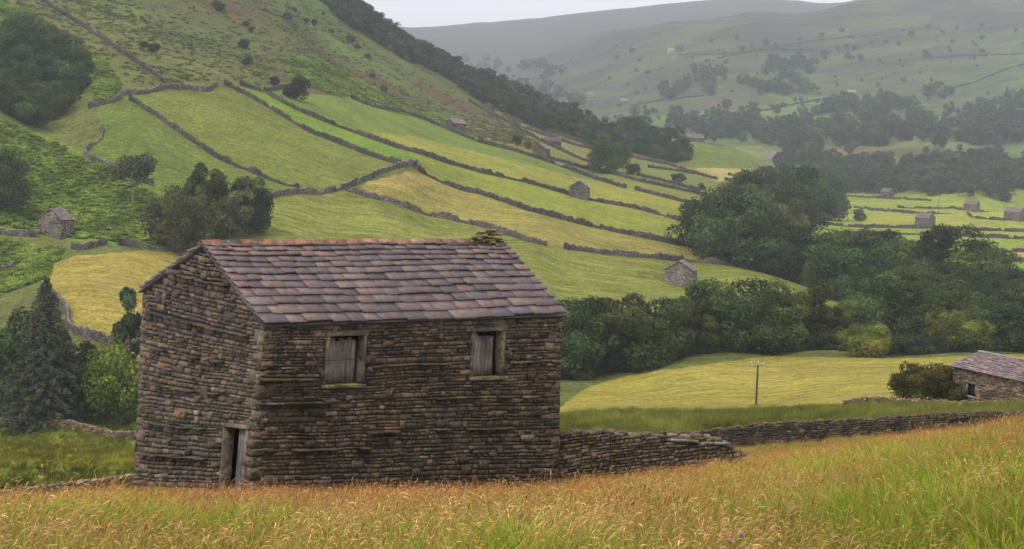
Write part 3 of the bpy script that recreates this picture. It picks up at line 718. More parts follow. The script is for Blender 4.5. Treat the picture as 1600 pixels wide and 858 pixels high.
def window(h, o, seed, plank_x, col=(.20, .17, .14)):
    rg = random.Random(seed); mb = LB_()
    x0, y0, x1, y1 = h; n = plank_x[2]; xa = x0 + (x1 - x0) * plank_x[0]; xb = x0 + (x1 - x0) * plank_x[1]
    for k in range(n):
        a_ = xa + (xb - xa) * k / n; b_ = xa + (xb - xa) * (k + 1) / n - .008; tp = y1 - .05 - rg.uniform(.0, .12)
        blockq(mb, PL, LW, HL, N_long, a_, y0 + rg.uniform(-.02, .03), b_, tp, -.24, -.2 + rg.uniform(-.01, .01), np.array([.17, .145, .125]) * rg.uniform(.7, 1.3), rg, .004)
    blockq(mb, PL, LW, HL, N_long, xa, (y0 + y1) / 2 - .03, xb, (y0 + y1) / 2 + .03, -.28, -.245, (.12, .10, .08), rg, .003)
    w_ = mb.build("window", M_WOOD, barn)
    fr = LB_(); x0o, y0o, x1o, y1o = o; c = np.array([.135, .112, .082])
    blockq(fr, PL, LW, HL, N_long, x0o - .03, y1, x1o + .03, y1o, -.3, .03, c * .95, rg)
    blockq(fr, PL, LW, HL, N_long, x0o + .01, y0, x0, y1 - .006, -.3, .022, c, rg); blockq(fr, PL, LW, HL, N_long, x1, y0, x1o - .01, y1 - .006, -.3, .024, c * 1.02, rg)
    fr.build("frame", M_STONE, w_)
    sl = LB_(); blockq(sl, PL, LW, HL, N_long, x0o - .02, y0o, x1o + .02, y0 - .008, -.3, .075, (.15, .13, .05), rg); sl.build("sill", M_STONE, w_)
    bk = LB_(); blockq(bk, PL, LW, HL, N_long, x0o, y0o, x1o, y1o, -.42, -.38, (.012, .011, .01), rg, .0); bk.build("dark_opening", M_PLAIN, w_)  # near-black panel: the unlit interior's darkness painted as colour
    return w_
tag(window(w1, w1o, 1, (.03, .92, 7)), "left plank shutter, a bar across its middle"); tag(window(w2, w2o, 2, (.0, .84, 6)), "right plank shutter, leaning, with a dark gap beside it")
# iron bar across the left opening
ib = LB_(); a_ = PL((w1[0] - .1) / LW, (w1[1] + w1[3]) / 2 / HL)[0] + N_long * .03; b_ = PL((w1[2] + .1) / LW, (w1[1] + w1[3]) / 2 / HL + .006)[0] + N_long * .03
ib.tube(a_, b_, .012, .012, (.05, .035, .025)); ib.build("iron_bar", M_PLAIN, barn)
# gable doorway, door ajar
rg = random.Random(31); dm = LB_(); x0, y0, x1, y1 = dr
for k in range(4):
    a_ = x0 + (x1 - x0) * (.5 + .125 * k); blockq(dm, PG, WG, HG, N_gab, a_, y0, a_ + (x1 - x0) * .125 - .008, y1 - .05, -.16, -.12, np.array([.125, .11, .10]) * rg.uniform(.8, 1.2), rg, .004)
dd = dm.build("door", M_WOOD, barn)
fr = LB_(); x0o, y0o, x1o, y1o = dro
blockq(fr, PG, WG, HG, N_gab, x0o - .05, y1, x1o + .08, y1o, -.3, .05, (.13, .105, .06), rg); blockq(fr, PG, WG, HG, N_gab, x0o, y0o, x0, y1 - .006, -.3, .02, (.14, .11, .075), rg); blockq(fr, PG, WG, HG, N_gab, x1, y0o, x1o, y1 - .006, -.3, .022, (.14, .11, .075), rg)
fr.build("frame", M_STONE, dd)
bk = LB_(); blockq(bk, PG, WG, HG, N_gab, x0o, y0o, x1o, y1o, -.6, -.56, (.012, .011, .01), rg, 0); bk.build("dark_opening", M_PLAIN, dd)  # near-black panel paints the shade inside the doorway
# two slit ventilation holes on the long wall and rough footing stones at the gable
for k in range(16):
    ft = LB_(); u_ = rg.uniform(.1, WG * .62); p = PG(u_ / WG, .03)[0] + N_gab * rg.uniform(.05, .4); p[2] = gz1(p[0], p[1]) + rg.uniform(.02, .35) * (1 if k % 3 else .4)
    rock(ft, p, (rg.uniform(.14, .3), rg.uniform(.12, .2), rg.uniform(.08, .15)), rg, PAL[rg.randrange(8)] * .8); ft.build("footing_stone", M_STONE, barn, True)

# ------------------------------------------------------------------ dry-stone walls
def poly_world(pts, d0, d1, near=None, step=5.0):
    out = []
    for i in range(len(pts) - 1):
        n = max(1, int(math.hypot(pts[i + 1][0] - pts[i][0], pts[i + 1][1] - pts[i][1]) / step))
        for k in range(n + (i == len(pts) - 2)): t = k / n; out.append((pts[i][0] + (pts[i + 1][0] - pts[i][0]) * t, pts[i][1] + (pts[i + 1][1] - pts[i][1]) * t))
    W = []; pn = near
    for p in out:
        q = hit(p[0], p[1], d0, d1, pn); pn = q[1]; W.append(q)
    W = np.array(W)
    for _ in range(3):
        if len(W) > 3: W[1:-1] = (W[:-2] + 2 * W[1:-1] + W[2:]) / 4
    return W
def resample(W, st):
    seg = np.linalg.norm(np.diff(W[:, :2], axis=0), axis=1); s = np.concatenate([[0], np.cumsum(seg)]); n = max(2, int(s[-1] / st) + 1); t = np.linspace(0, s[-1], n)
    return np.stack([np.interp(t, s, W[:, 0]), np.interp(t, s, W[:, 1])], 1), t
def far_wall(label, pts, d0=240, d1=1300, near=None, h=1.45, wd=.6, gp=None, col=(.085, .075, .062), group=None):
    W = poly_world(pts, d0, d1, near); xy, t = resample(W, .7); z = gz(xy[:, 0], xy[:, 1])
    tg = np.gradient(xy, axis=0); tg /= np.linalg.norm(tg, axis=1)[:, None] + 1e-9; nn = np.stack([-tg[:, 1], tg[:, 0]], 1)
    n = len(xy); rr = NR; wob = fbm(t / 4, t * 0 + d0, 3, len(pts)) * .25
    xy = xy + nn * wob[:, None]
    hh = h * (1 + .16 * rr.uniform(-1, 1, n) + .35 * fbm(t / 5, t * 0, 3, 3)); gapm = fbm(t / 7, t * 0 + 5, 2, len(label)) < -.5; hh = np.where(gapm, hh * .45, hh); tone = 1 + .45 * fbm(t / 9, t * 0 + 2, 3, 17); shade = 1.5 if near and near < 450 and label.split()[0] in ('head', 'pale', 'wall', 'tumbled', 'broken', 'curving', 'short') else 1.0
    rows = [(-wd / 2, -.4), (-wd * .46, .5), (-wd * .33, .9), (-.1, 1.0), (.1, 1.0), (wd * .33, .9), (wd * .46, .5), (wd / 2, -.4)]
    V = np.zeros((n, 8, 3))
    for k, (o, f) in enumerate(rows):
        jx = rr.uniform(-.05, .05, n); V[:, k, :2] = xy + nn * (o + jx)[:, None]; V[:, k, 2] = z + (hh * f if f > 0 else -.4) + rr.uniform(-.06, .06, n) * (f > .4)
    F_ = []
    for k in range(7):
        i = np.arange(n - 1) * 8 + k; F_.append(np.stack([i, i + 1, i + 9, i + 8], 1))
    F_ = np.concatenate(F_ + [np.array([[0, 1, 2, 3], [0, 3, 4, 7], [4, 5, 6, 7]]), (n - 1) * 8 + np.array([[3, 2, 1, 0], [7, 4, 3, 0], [7, 6, 5, 4]])])
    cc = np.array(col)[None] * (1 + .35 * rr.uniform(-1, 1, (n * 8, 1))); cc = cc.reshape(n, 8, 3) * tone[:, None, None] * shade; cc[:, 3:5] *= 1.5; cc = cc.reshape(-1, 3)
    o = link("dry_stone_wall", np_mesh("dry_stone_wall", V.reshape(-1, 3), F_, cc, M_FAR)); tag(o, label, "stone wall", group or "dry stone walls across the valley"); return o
WALLS = [
 ("head wall curving along the top of the left pasture below the moor", [(138,170),(185,158),(190,148),(225,148),(262,138),(300,141),(328,145),(340,133)], 300, 800, 440),
 ("wall running up the moor from the head wall toward the top left corner", [(262,136),(235,112),(200,90),(165,64),(130,42),(60,-2)], 400, 900, 470),
 ("dark wall between the two leftmost hill pastures, ending beside the trees", [(203,156),(250,186),(300,221),(345,251),(390,268),(440,288),(468,295)], 300, 700, 440),
 ("long wall on the lower side of the narrow bright green strip", [(350,132),(395,154),(437,179),(483,207),(525,223),(574,242),(626,259)], 300, 800, 480),
 ("long wall on the upper side of the bright green strip, running to the gabled barn in mid slope", [(376,134),(413,144),(455,168),(500,188),(560,210),(616,230),(665,244),(700,256),(749,270),(820,285),(889,305)], 300, 900, 490),
 ("wall continuing right from the gabled mid-slope barn to the riverside trees", [(921,313),(995,327),(1047,341),(1102,358)], 400, 800, 520),
 ("pale wall climbing in an arc from the shrubs to the square sheepfold corner", [(413,315),(434,306),(465,302),(500,304),(539,295),(567,285),(595,271),(626,262),(652,259)], 300, 700, 390),
 ("short stub of wall closing the sheepfold corner", [(652,258),(653,268)], 300, 700, 448),
 ("wall above the pale hay strip, from the sheepfold corner to the riverside trees", [(654,268),(686,284),(721,298),(750,303),(827,330),(907,351),(995,370),(1047,381),(1117,390)], 300, 700, 450),
 ("wall below the pale hay strip ending just above the big barn's ridge stones", [(541,298),(574,308),(619,320),(665,336),(700,343),(749,354),(820,376),(855,385)], 300, 600, 420),
 ("wall starting in the open right of a gateway and running to the tree belt", [(882,389),(946,398),(1030,405),(1086,410),(1150,416),(1205,420)], 300, 700, 410),
 ("intake wall along the foot of the moor past the small ruined barn", [(549,154),(581,167),(630,177),(665,188),(700,203),(749,223),(802,236),(855,253),(890,266),(925,278),(978,295)], 450, 1100, 600),
 ("short intake wall running left from the bush at the foot of the moor", [(413,144),(430,141),(448,136),(462,136)], 400, 900, 520),
 ("wall running right from the paired barns under the lone round tree", [(855,248),(907,262),(960,273),(995,283),(1047,294),(1086,302),(1108,311)], 450, 1000, 690),
 ("short wall with a gateway at its left end, above the riverside trees", [(993,297),(1047,311),(1101,325)], 450, 900, 620),
 ("wall below the highest little barn at the edge of the hanging wood", [(732,158),(750,169),(795,192),(837,217),(872,234),(907,250),(932,257)], 500, 1200, 820),
 ("broken wall between two narrow strips beside the hanging wood", [(785,185),(820,201),(865,217),(897,227),(932,236)], 500, 1200, 850),
 ("topmost wall hugging the lower edge of the hanging wood", [(830,192),(855,203),(883,215),(932,229)], 500, 1200, 880),
 ("wall along the small fields in front of the knoll", [(979,245),(1016,252),(1051,259),(1082,271),(1121,281)], 600, 1200, 810),
 ("faint broken wall just right of the lone round tree", [(1012,262),(1047,266),(1082,272)], 600, 1200, 780),
 ("wall reaching the two dark shrubs near the riverside trees", [(995,274),(1047,287),(1095,300)], 500, 1200, 730),
 ("short dark wall at the top of the tan patch beneath the knoll", [(1138,274),(1180,277)], 700, 1200, 880),
 ("short dark wall at the bottom of the tan patch beneath the knoll", [(1133,282),(1175,286)], 700, 1200, 850),
 ("tumbled wall dropping from the left wood to the bracken slope", [(160,203),(160,217),(132,238),(128,243),(150,254),(175,263),(205,280),(240,291)], 300, 600, 410),
 ("wall running left from the small barn on the bracken slope", [(-60,358),(0,366),(30,370),(60,371)], 280, 500, 338),
 ("broken wall immediately right of the small barn on the bracken slope", [(112,389),(129,392),(166,381)], 280, 500, 336),
 ("wall along the top of the yellow meadow behind the big barn's gable", [(186,383),(224,388),(262,392),(320,396)], 280, 500, 338),
 ("curving wall round the left end of the yellow meadow", [(83,466),(98,480),(110,495),(104,514),(118,522),(147,532),(172,540),(222,548)], 200, 400, 270),
 ("short rubble wall at the left edge of the photo above the spruce", [(-30,424),(0,428),(24,418)], 250, 400, 310),
 ("wall of the farthest flat field in front of the small dark barn", [(1310,306),(1320,307),(1369,310),(1402,311),(1455,315)], 500, 1500, 1080),
 ("short wall at the left of the flats beside the tree belt", [(1255,325),(1320,325)], 500, 1500, 900),
 ("long wall crossing the middle of the flats", [(1334,325),(1385,331),(1467,337),(1561,344),(1640,347)], 500, 1500, 880),
 ("wall just behind the middle wall of the flats, between the two right barns", [(1402,325),(1500,328),(1561,334)], 500, 1500, 940),
 ("wall running both sides of the lone barn standing on the flats", [(1283,350),(1328,355),(1422,357),(1463,358),(1640,364)], 500, 1300, 700),
 ("wall behind the round topped tree on the flats", [(1320,366),(1385,366),(1463,368),(1524,370),(1640,377)], 450, 1200, 640),
 ("wall above the tan strip at the right edge", [(1525,394),(1640,394)], 400, 1000, 560),
 ("wall below the tan strip at the right edge", [(1525,407),(1640,410)], 400, 1000, 530),
]
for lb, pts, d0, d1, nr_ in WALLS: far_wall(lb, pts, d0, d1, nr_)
for lb, pts, nr_ in [("faint moor wall crossing the upper far hillside", [(1120,92),(1180,80),(1260,66),(1310,60),(1370,56)], 2300),
                     ("faint moor wall along the middle of the far hillside", [(1060,86),(1140,85),(1200,78),(1300,80)], 2300), ("faint hedge bank rising to the right edge on the far hillside", [(1470,142),(1520,130),(1580,106),(1640,92)], 1950),
                     ("faint wall running level to the right edge of the far hillside", [(1440,92),(1500,88),(1640,84)], 2200), ("faint wall dropping through the pale fields of the far valley", [(985,166),(1040,156),(1100,150)], 2000),
                     ("faint wall bounding the green banks above the far tree belt", [(1140,182),(1200,172),(1270,158),(1330,150)], 1800)]:
    far_wall(lb, pts, 1300, 3500, nr_, 2.0, 1.2, col=(.05, .05, .045))

def near_wall(label, W, tops, wd=.5, bright=1.0, seed=1, hs=(.06, .13), ws=(.12, .32), group=None, cope=True, name="dry_stone_wall"):
    """wall of laid stones; W base points (world), tops = heights at the points"""
    rg = random.Random(seed); mb = MB(); W = np.asarray(W); seg = np.linalg.norm(np.diff(W[:, :2], axis=0), axis=1); S = np.concatenate([[0], np.cumsum(seg)])
    for i in range(len(W) - 1):
        if seg[i] < .01: continue
        d = W[i + 1] - W[i]; d[2] = 0; d /= np.linalg.norm(d); N = np.array([d[1], -d[0], 0.])
        if N[1] > 0: N = -N
        for sgn in (1, -1):
            o = N * wd * .5 * sgn; o2 = N * wd * .34 * sgn; h0, h1 = tops[i], tops[i + 1]; hm = max(h0, h1)
            z = np.array([0, 0, -.35]); P = bil(W[i] + o + z, W[i + 1] + o + z, W[i] + o2 + UPV * hm, W[i + 1] + o2 + UPV * hm); Hh = hm + .35
            if sgn < 0 and W[i][1] > 80: sheet(mb, P, N * sgn, -.0, [(0, 0, 1, .8)], (.05, .042, .033)); continue
            stone_patch(mb, P, seg[i], Hh, lambda u, v: v < .35 + (h0 + (h1 - h0) * u / seg[i]) + rg.uniform(-.05, .03), rg, hs=hs, ws=ws, N=N * sgn, bright=bright, prot=.035, wob=.0)
            hl = min(h0, h1)
            q = P(np.array([0, 1, 1, 0]), np.array([0, 0, (h1 + .2) / Hh, (h0 + .2) / Hh])) - N * sgn * .05; mb.add(q, [[0, 1, 2, 3]], (.02, .017, .013))
    if cope:
        s = 0.0
        while s < S[-1]:
            p = np.array([np.interp(s, S, W[:, k]) for k in range(3)]); h = np.interp(s, S, tops)
            for lay in range(1):
                q = p + UPV * (h + rg.uniform(-.06, .06)) + np.array([rg.uniform(-.07, .07), rg.uniform(-.08, .08), 0])
                rock(mb, q, (rg.uniform(.1, .22), rg.uniform(.12, .2), rg.uniform(.05, .11)), rg, PAL[rg.choices(range(10), PW)[0]] * rg.uniform(1.0, 1.5) * bright)
            s += rg.uniform(.14, .26)
    return tag(mb.build(name, M_DRY, None, False), label, "stone wall", group)
def px_wall(cols, ds):
    out = []
    for (px, _), d in zip(cols, ds):
        u, _ = pix(px, 700); out.append([u * d, d, gz1(u * d, d)])
    return np.array(out)
def top_h(W, tp):
    hs_ = []
    for p, (px, py) in zip(W, tp):
        s = pix(px, py)[1]; hs_.append(s * p[1] - p[2])
    return hs_
# ruined wall running right from the barn
tp = [(866,677),(905,675),(950,676),(1000,679),(1050,682),(1100,684),(1122,690),(1142,702),(1164,716)]
Wr = px_wall(tp, [52.6, 52.9, 53.2, 53.6, 54, 54.4, 54.6, 54.8, 55]); hr = top_h(Wr, tp); print("ruined wall h", np.round(hr, 2))
rw = near_wall("ruined stone wall with a slab on top joining the right end of the big barn", Wr, [max(.3, min(2.2, h)) for h in hr], .55, 1.1, 41, hs=(.08, .16), ws=(.16, .42))
sl = MB(); rg = random.Random(50)
def slab(px0, py0, px1, py1, d0, d1, th, dep):
    p = at(px0, py0, d0); q = at(px1, py1, d1); dd_ = (q - p) / np.linalg.norm(q - p); nn_ = np.array([-dd_[1], dd_[0], 0])
    sl.box(p - nn_ * dep / 2, q - p, nn_ * dep, np.array([.01, 0, -th]), np.array([.26, .235, .215]) * rg.uniform(.8, 1.2))
slab(1042, 683, 1086, 686, 54, 54.3, .08, .6); slab(1088, 687, 1136, 690, 54.4, 54.7, .09, .5); slab(1135, 716, 1168, 719, 54.8, 55, .12, .4)
sl.build("capping_slab", M_DRY, rw)
# fallen stones
fs = MB()
for k in range(26):
    px_ = rg.uniform(1090, 1172); d_ = rg.uniform(54, 55.6); p = at(px_, 700, d_); p[2] = gz1(p[0], p[1]) + rg.uniform(.05, .5) * (1.15 - (px_ - 1090) / 90)
    rock(fs, p, (rg.uniform(.12, .24), rg.uniform(.1, .18), rg.uniform(.06, .12)), rg, PAL[rg.randrange(9)] * rg.uniform(.8, 1.3))
fs.build("fallen_stones", M_DRY, rw, True)
# long field wall behind it
tp = [(880,690),(960,686),(1020,681),(1080,675),(1130,668),(1180,662),(1250,657),(1320,654),(1400,650),(1460,646),(1520,643),(1600,641),(1680,638)]
dsn = [101, 100.5, 100, 99, 98, 96.5, 94.5, 92.5, 90, 88.6, 87.3, 86, 85]
Wn = px_wall(tp, dsn); hn = top_h(Wn, tp); print("field wall h", np.round(hn, 2))
near_wall("long mossy stone wall between the orange grass and the dark green rushes", Wn, [max(.9, min(1.9, h)) - .08 for h in hn], .6, .62, 42, hs=(.08, .16), ws=(.14, .42))
# wall stub near the round bush
tp = [(1315,626),(1350,621),(1385,622),(1396,628)]; Ws = px_wall(tp, [148, 148, 149, 149]); hs2 = top_h(Ws, tp); print("stub h", np.round(hs2, 2))
near_wall("low pale wall stub left of the round bush", Ws, [max(.4, min(1.6, h)) for h in hs2], .6, 1.9, 43, hs=(.1, .2), ws=(.2, .5))
tp = [(1396,628),(1480,627),(1520,629),(1560,631),(1640,633)]; Ws = px_wall(tp, [138, 137, 136, 135, 134]); hs2 = top_h(Ws, tp); print("yard h", np.round(hs2, 2))
near_wall("low wall in front of the long barn at the right edge", Ws, [max(.4, min(1.4, h)) for h in hs2], .6, 1.9, 44, hs=(.1, .2), ws=(.2, .5))
tp = [(-40,662),(0,660),(49,661),(93,663),(110,668),(127,677),(147,682),(180,684),(215,690)]; Ws = px_wall(tp, [203, 203, 202, 201, 200, 198, 197, 196, 195]); hs2 = top_h(Ws, tp); print("left wall h", np.round(hs2, 2))
near_wall("pale field wall under the tall spruce left of the big barn", Ws, [max(.9, min(1.6, h)) for h in hs2], .6, 2.2, 45, hs=(.12, .22), ws=(.2, .5))
tp = [(-40,770),(0,766),(49,761),(98,755),(150,749),(205,742),(240,738)]; Ws = px_wall(tp, [92, 92, 94, 96, 99, 102, 104]); hs2 = top_h(Ws, tp); print("crest wall h", np.round(hs2, 2))
near_wall("wall top peeping over the grass crest at the lower left corner", Ws, [max(.7, min(2.4, h)) - .06 for h in hs2], .6, 1.9, 46, hs=(.1, .18), ws=(.16, .42))
#PART3
# ------------------------------------------------------------------ field barns: real sizes, stood on the ground where the photo shows them
def field_barn(label, px, py, L, W, H, rise, yaw, near, d0=240, d1=1300, col=(.17, .15, .13), rcol=1.5, rows=7, door=None, name="field_barn", lift=0, base=None, wins=(), cat="barn", ridge=.5):
    p = hit(px, py, d0, d1, near) if base is None else np.array(base, float)
    # centre the building behind its visible foot
    yw = radians(yaw); c, s_ = cos(yw), sin(yw); back = (abs(s_) * L + abs(c) * W) / 2
    u = p[0] / p[1]; cx, cy = p[0] + u * back * .9, p[1] + back * .9; z0 = min(gz1(cx + i * L / 2 * c - j * W / 2 * s_, cy + i * L / 2 * s_ + j * W / 2 * c) for i in (-1, 1) for j in (-1, 1))
    z0 = max(z0, p[2] - 1.2) + lift
    root = empty(name, (cx, cy, z0), yw); tag(root, label, cat, None if cat != "barn" else "field barns scattered over the valley")
    rg = random.Random(int(px * 7 + py)); rk = ridge * 2 - 1
    mb = MB(); l, w_ = L / 2, W / 2
    def face(a, b, apex=None, n=None):
        a = np.array(a, float); b = np.array(b, float); ln = np.linalg.norm(b - a); nx = max(2, int(ln / .8)); nz = max(2, int(H / .8)); v = []; f = []
        for j in range(nz + 2):
            for i in range(nx + 1):
                t = i / nx; top = H
                if apex is not None:
                    ta = .5 + rk / 2 * (1 if n[0] > 0 else -1); top = H + rise * (t / ta if t < ta else (1 - t) / (1 - ta))
                z = (-1.5 + (top + 1.5) * min(j, nz + 1) / (nz + 1)); q = a + (b - a) * t
                bat = .025 * (H - z); jt = .03 if 0 < i < nx and 0 < j <= nz else 0
                v.append([q[0] + n[0] * (bat + rg.uniform(-jt, jt)), q[1] + n[1] * (bat + rg.uniform(-jt, jt)), z])
        for j in range(nz + 1):
            for i in range(nx): k = j * (nx + 1) + i; f.append([k, k + 1, k + nx + 2, k + nx + 1])
        cc = np.array(col)[None] * np.array([rg.uniform(.75, 1.25) for _ in v])[:, None]; mb.add(v, f, cc)
    face((-l, -w_), (l, -w_), None, (0, -1)); face((l, w_), (-l, w_), None, (0, 1)); face((l, -w_), (l, w_), 1, (1, 0)); face((-l, w_), (-l, -w_), 1, (-1, 0))
    wl = mb.build("wall", M_BARN, root)
    rb = MB(); yr = rk * w_; dzs = rise; ov = .22
    def pt(x, y, z): return (x, y, z)
    for sg in (-1, 1):
        ye = sg * (w_ + ov); ze = H + .03 - ov * dzs / abs(sg * w_ - yr)
        slate_slope(rb, pt(-l - .15, ye, ze), pt(l + .15, ye, ze), pt(-l - .15, yr, H + dzs + .05), pt(l + .15, yr, H + dzs + .05), rows, rg, wr=(.5, 1.0), th=.06, bright=rcol, sag=.08)
    for k in range(int(L / .6)): x_ = -l + .6 * k; rb.box((x_, yr - .16, H + dzs + .0), (.58, 0, 0), (0, .32, 0), (0, 0, .14), np.array([.2, .18, .165]) * rg.uniform(.8, 1.2) * rcol * .8)
    rb.build("roof", M_SLATE, root)
    for (kind, side, t, zb, ww, hh) in wins:
        m2 = MB(); fm = MB(); dk = (.015, .014, .013) if kind == "doorway" else (.06, .055, .05)  # doorway box coloured near black to paint the barn's unlit inside
        bt = .025 * (H - zb) + .05
        if side == 'front': o = np.array([-l + t * L - ww / 2, -w_ - bt, zb]); e = np.array([ww, 0, 0]); nn = np.array([0, -1., 0])
        else: sg = 1 if side == 'right' else -1; o = np.array([sg * (l + bt), -w_ + t * W - ww / 2, zb]); e = np.array([0, ww, 0]); nn = np.array([sg, 0., 0])
        m2.box(o, e, nn * .03, (0, 0, hh), dk); pr = m2.build("door" if kind == "doorway" else "window", M_PLAIN, root)
        en = e / ww
        for q, qe, qz in ((o - en * .16 + nn * .004, en * .15, hh), (o + e + nn * .004 + en * .01, en * .15, hh)): fm.box(q, qe, nn * .05, (0, 0, qz), (.24, .22, .19))
        fm.box(o - en * .2 + np.array([0, 0, hh + .005]), en * (ww + .4), nn * .06, (0, 0, .2), (.26, .24, .2)); fm.box(o - en * .2 + np.array([0, 0, -.125]), en * (ww + .4), nn * .08, (0, 0, .12), (.26, .24, .2))
        fm.build("frame", M_DRY, pr)
    return root
field_barn("small stone barn with bright roof at the foot of the bracken slope", 88, 374, 3.9, 5.6, 3.9, 2.0, 66, 338, col=(.20,.175,.15), rcol=1.9)
field_barn("pale square barn with light roof alone on the hay slope just above the tree belt", 1063, 450, 5.2, 6.6, 4.0, 2.0, 74, 398, col=(.24,.215,.185), rcol=2.0)
field_barn("gable fronted barn set in a wall halfway up the striped fields", 905, 311, 5.0, 5.8, 4.0, 1.9, 82, 520, col=(.16,.145,.13), rcol=1.9)
field_barn("nearest barn on the flats with its gable turned right, just above the round tree", 1445, 356, 6.4, 6.0, 4.2, 2.0, -42, 700, 450, 1300, col=(.18,.16,.14), rcol=1.6)
field_barn("barn second from the right edge standing on the flats", 1518, 331, 6.6, 6.2, 4.3, 2.0, -38, 880, 500, 1500, col=(.18,.16,.14), rcol=1.6)
field_barn("barn cut by the right edge of the photo on the flats", 1584, 346, 8.2, 6.6, 4.6, 2.2, -32, 780, 500, 1400, col=(.18,.16,.14), rcol=1.7)
field_barn("farthest dark barn on the flats in front of the tree wall", 1386, 308, 6.6, 6.4, 4.0, 2.2, -40, 1080, 600, 1500, col=(.13,.115,.10), rcol=1.4, wins=(("doorway",'front',.5,0,1.6,2.4),))
field_barn("small barn with pale roof by the intake wall under the moor", 712, 204, 6.2, 5.4, 3.6, 1.7, 40, 790, 500, 1100, col=(.13,.115,.10), rcol=2.2)
field_barn("front barn of the close pair on the right part of the hillside", 846, 244, 4.4, 5.2, 3.6, 1.7, 66, 680, 450, 1100, col=(.13,.115,.10), rcol=2.0)
field_barn("rear darker barn of the close pair on the right part of the hillside", 863, 228, 6.5, 5.0, 3.2, 1.5, 12, 735, 500, 1100, col=(.12,.11,.10), rcol=.9)
field_barn("highest little barn against the hanging wood", 761, 173, 4.5, 6.0, 3.0, 1.7, 80, 900, 600, 1250, col=(.13,.12,.11), rcol=1.8)
field_barn("long low barn on top of the rounded green knoll", 1084, 221, 10.5, 6.0, 3.4, 2.0, 12, 1000, 700, 1300, col=(.16,.14,.12), rcol=1.7)
field_barn("white walled farmhouse half hidden in trees beyond the knoll", 1211, 249, 9.2, 7, 4.2, 3.0, 6, 1120, 900, 1500, col=(.50,.47,.45), rcol=2.4, name="farmhouse", cat="house", wins=(("window",'front',.25,.9,1.1,1.3),("window",'front',.7,.9,1.1,1.3)))
field_barn("small pale outbuilding just left of the white farmhouse", 1186, 238, 3.8, 5, 3.0, 2.0, 6, 1130, 900, 1500, col=(.4,.36,.33), rcol=2.3, name="outbuilding", cat="shed")
field_barn("tiny pale barn on the lowest far field, right of the hanging wood", 975, 161, 10, 7, 4, 2.4, 8, 2000, 1400, 3000, col=(.2,.18,.16), rcol=2.6)
field_barn("tiny barn left of the other in the lowest far fields", 922, 152, 9, 7, 4, 2.4, 8, 2150, 1400, 3200, col=(.3,.28,.24), rcol=2.2)
field_barn("tiny pale barn alone high on the far moor", 1048, 82, 9, 8, 5, 2.6, 8, 2300, 1400, 3500, col=(.45,.45,.43), rcol=2.6)
field_barn("pale roofed barn among the dark trees on the far slope", 1330, 147, 11, 7, 3.2, 2.4, 5, 1950, 1300, 3000, col=(.25,.23,.2), rcol=2.8)
field_barn("left red roofed cottage in the far trees", 1437, 219, 9, 6, 3.6, 2.4, 8, 1440, 1200, 2200, col=(.35,.3,.27), rcol=2.4, name="cottage", cat="house")
field_barn("right red roofed cottage in the far trees", 1462, 221, 9.5, 6, 3.2, 2.2, 4, 1440, 1200, 2200, col=(.33,.25,.22), rcol=2.2, name="cottage", cat="house")

# the long barn at the right edge, with real slates and stones
bb = at(1483, 573, 140.5); ee = at(1600, 596, 133.2); dd = ee - bb; dd[2] = 0; Lx = 15.0; dd /= np.linalg.norm(dd)
zE = (bb[2] + ee[2]) / 2; e0 = np.array([bb[0], bb[1], zE]); e1 = e0 + dd * Lx; back = np.array([-dd[1], dd[0], 0.]); 
if back[1] < 0: back = -back
Wd = 6.4; r0 = at(1496, 549, e0[1] + back[1] * Wd / 2); r0[:2] = (e0 + back * Wd / 2)[:2]; rise2 = r0[2] - zE
lbn = empty("long_stone_barn", tuple(e0 + dd * Lx / 2 + back * Wd / 2 - UPV * 3.4)); tag(lbn, "long low stone barn with weathered slate roof at the right edge behind the round bush", "barn")
rg = random.Random(61); mb = MB(); gH = 3.6; O = e0 + dd * .25 + back * .25; Lb = Lx - .5
P1 = bil(O - UPV * gH, O + dd * Lb - UPV * gH, O, O + dd * Lb); nF = -back
hx = 1.75; hol = (hx, gH - 2.05, hx + .85, gH - 1.1)
stone_patch(mb, P1, Lb, gH, lambda u, v: True, rg, hs=(.14, .24), ws=(.25, .6), holes=(hol,), N=nF, bright=2.1)
sheet(mb, P1, nF, -.045, hole_cells(Lb, gH, (hol,)), (.09, .075, .06))
Q = O + back * (Wd - .5)
for a_, b_, n_2 in ((O, Q, -dd), (O + dd * Lb, Q + dd * Lb, dd)):
    P2 = bil(a_ - UPV * gH, b_ - UPV * gH, a_, b_); stone_patch(mb, P2, Wd - .5, gH, lambda u, v: True, rg, hs=(.14, .24), ws=(.25, .6), N=n_2, bright=2.1); sheet(mb, P2, n_2, -.045, [(0, 0, 1, 1)], (.09, .075, .06))
    mb.add(np.array([a_, b_, (a_ + b_) / 2 + UPV * rise2 * .94]), [[0, 1, 2, 2]], (.19, .165, .14))
P3 = bil(Q - UPV * gH, Q + dd * Lb - UPV * gH, Q, Q + dd * Lb); sheet(mb, P3, back, 0, [(0, 0, 1, 1)], (.18, .16, .13))
def off(o, root):
    o.location = tuple(-np.array(root.location)); return o
off(mb.build("wall", M_DRY, lbn), lbn)
rb = MB(); r0v = e0 + back * Wd / 2 + UPV * rise2
slate_slope(rb, e0, e0 + dd * Lx, r0v, r0v + dd * Lx, 13, rg, wr=(.4, .8), th=.05, bright=1.75, sag=.12)
slate_slope(rb, e0 + dd * Lx + back * Wd, e0 + back * Wd, r0v + dd * Lx, r0v, 13, rg, wr=(.4, .8), th=.05, bright=1.75, sag=.12)
for k in range(int(Lx / .5)): rb.box(r0v + dd * .5 * k - back * .15 + UPV * (.03 - .08 * sin(pi * k * .5 / Lx)), dd * .48, back * .3, UPV * .12, np.array([.25, .24, .21]) * rg.uniform(.8, 1.2))
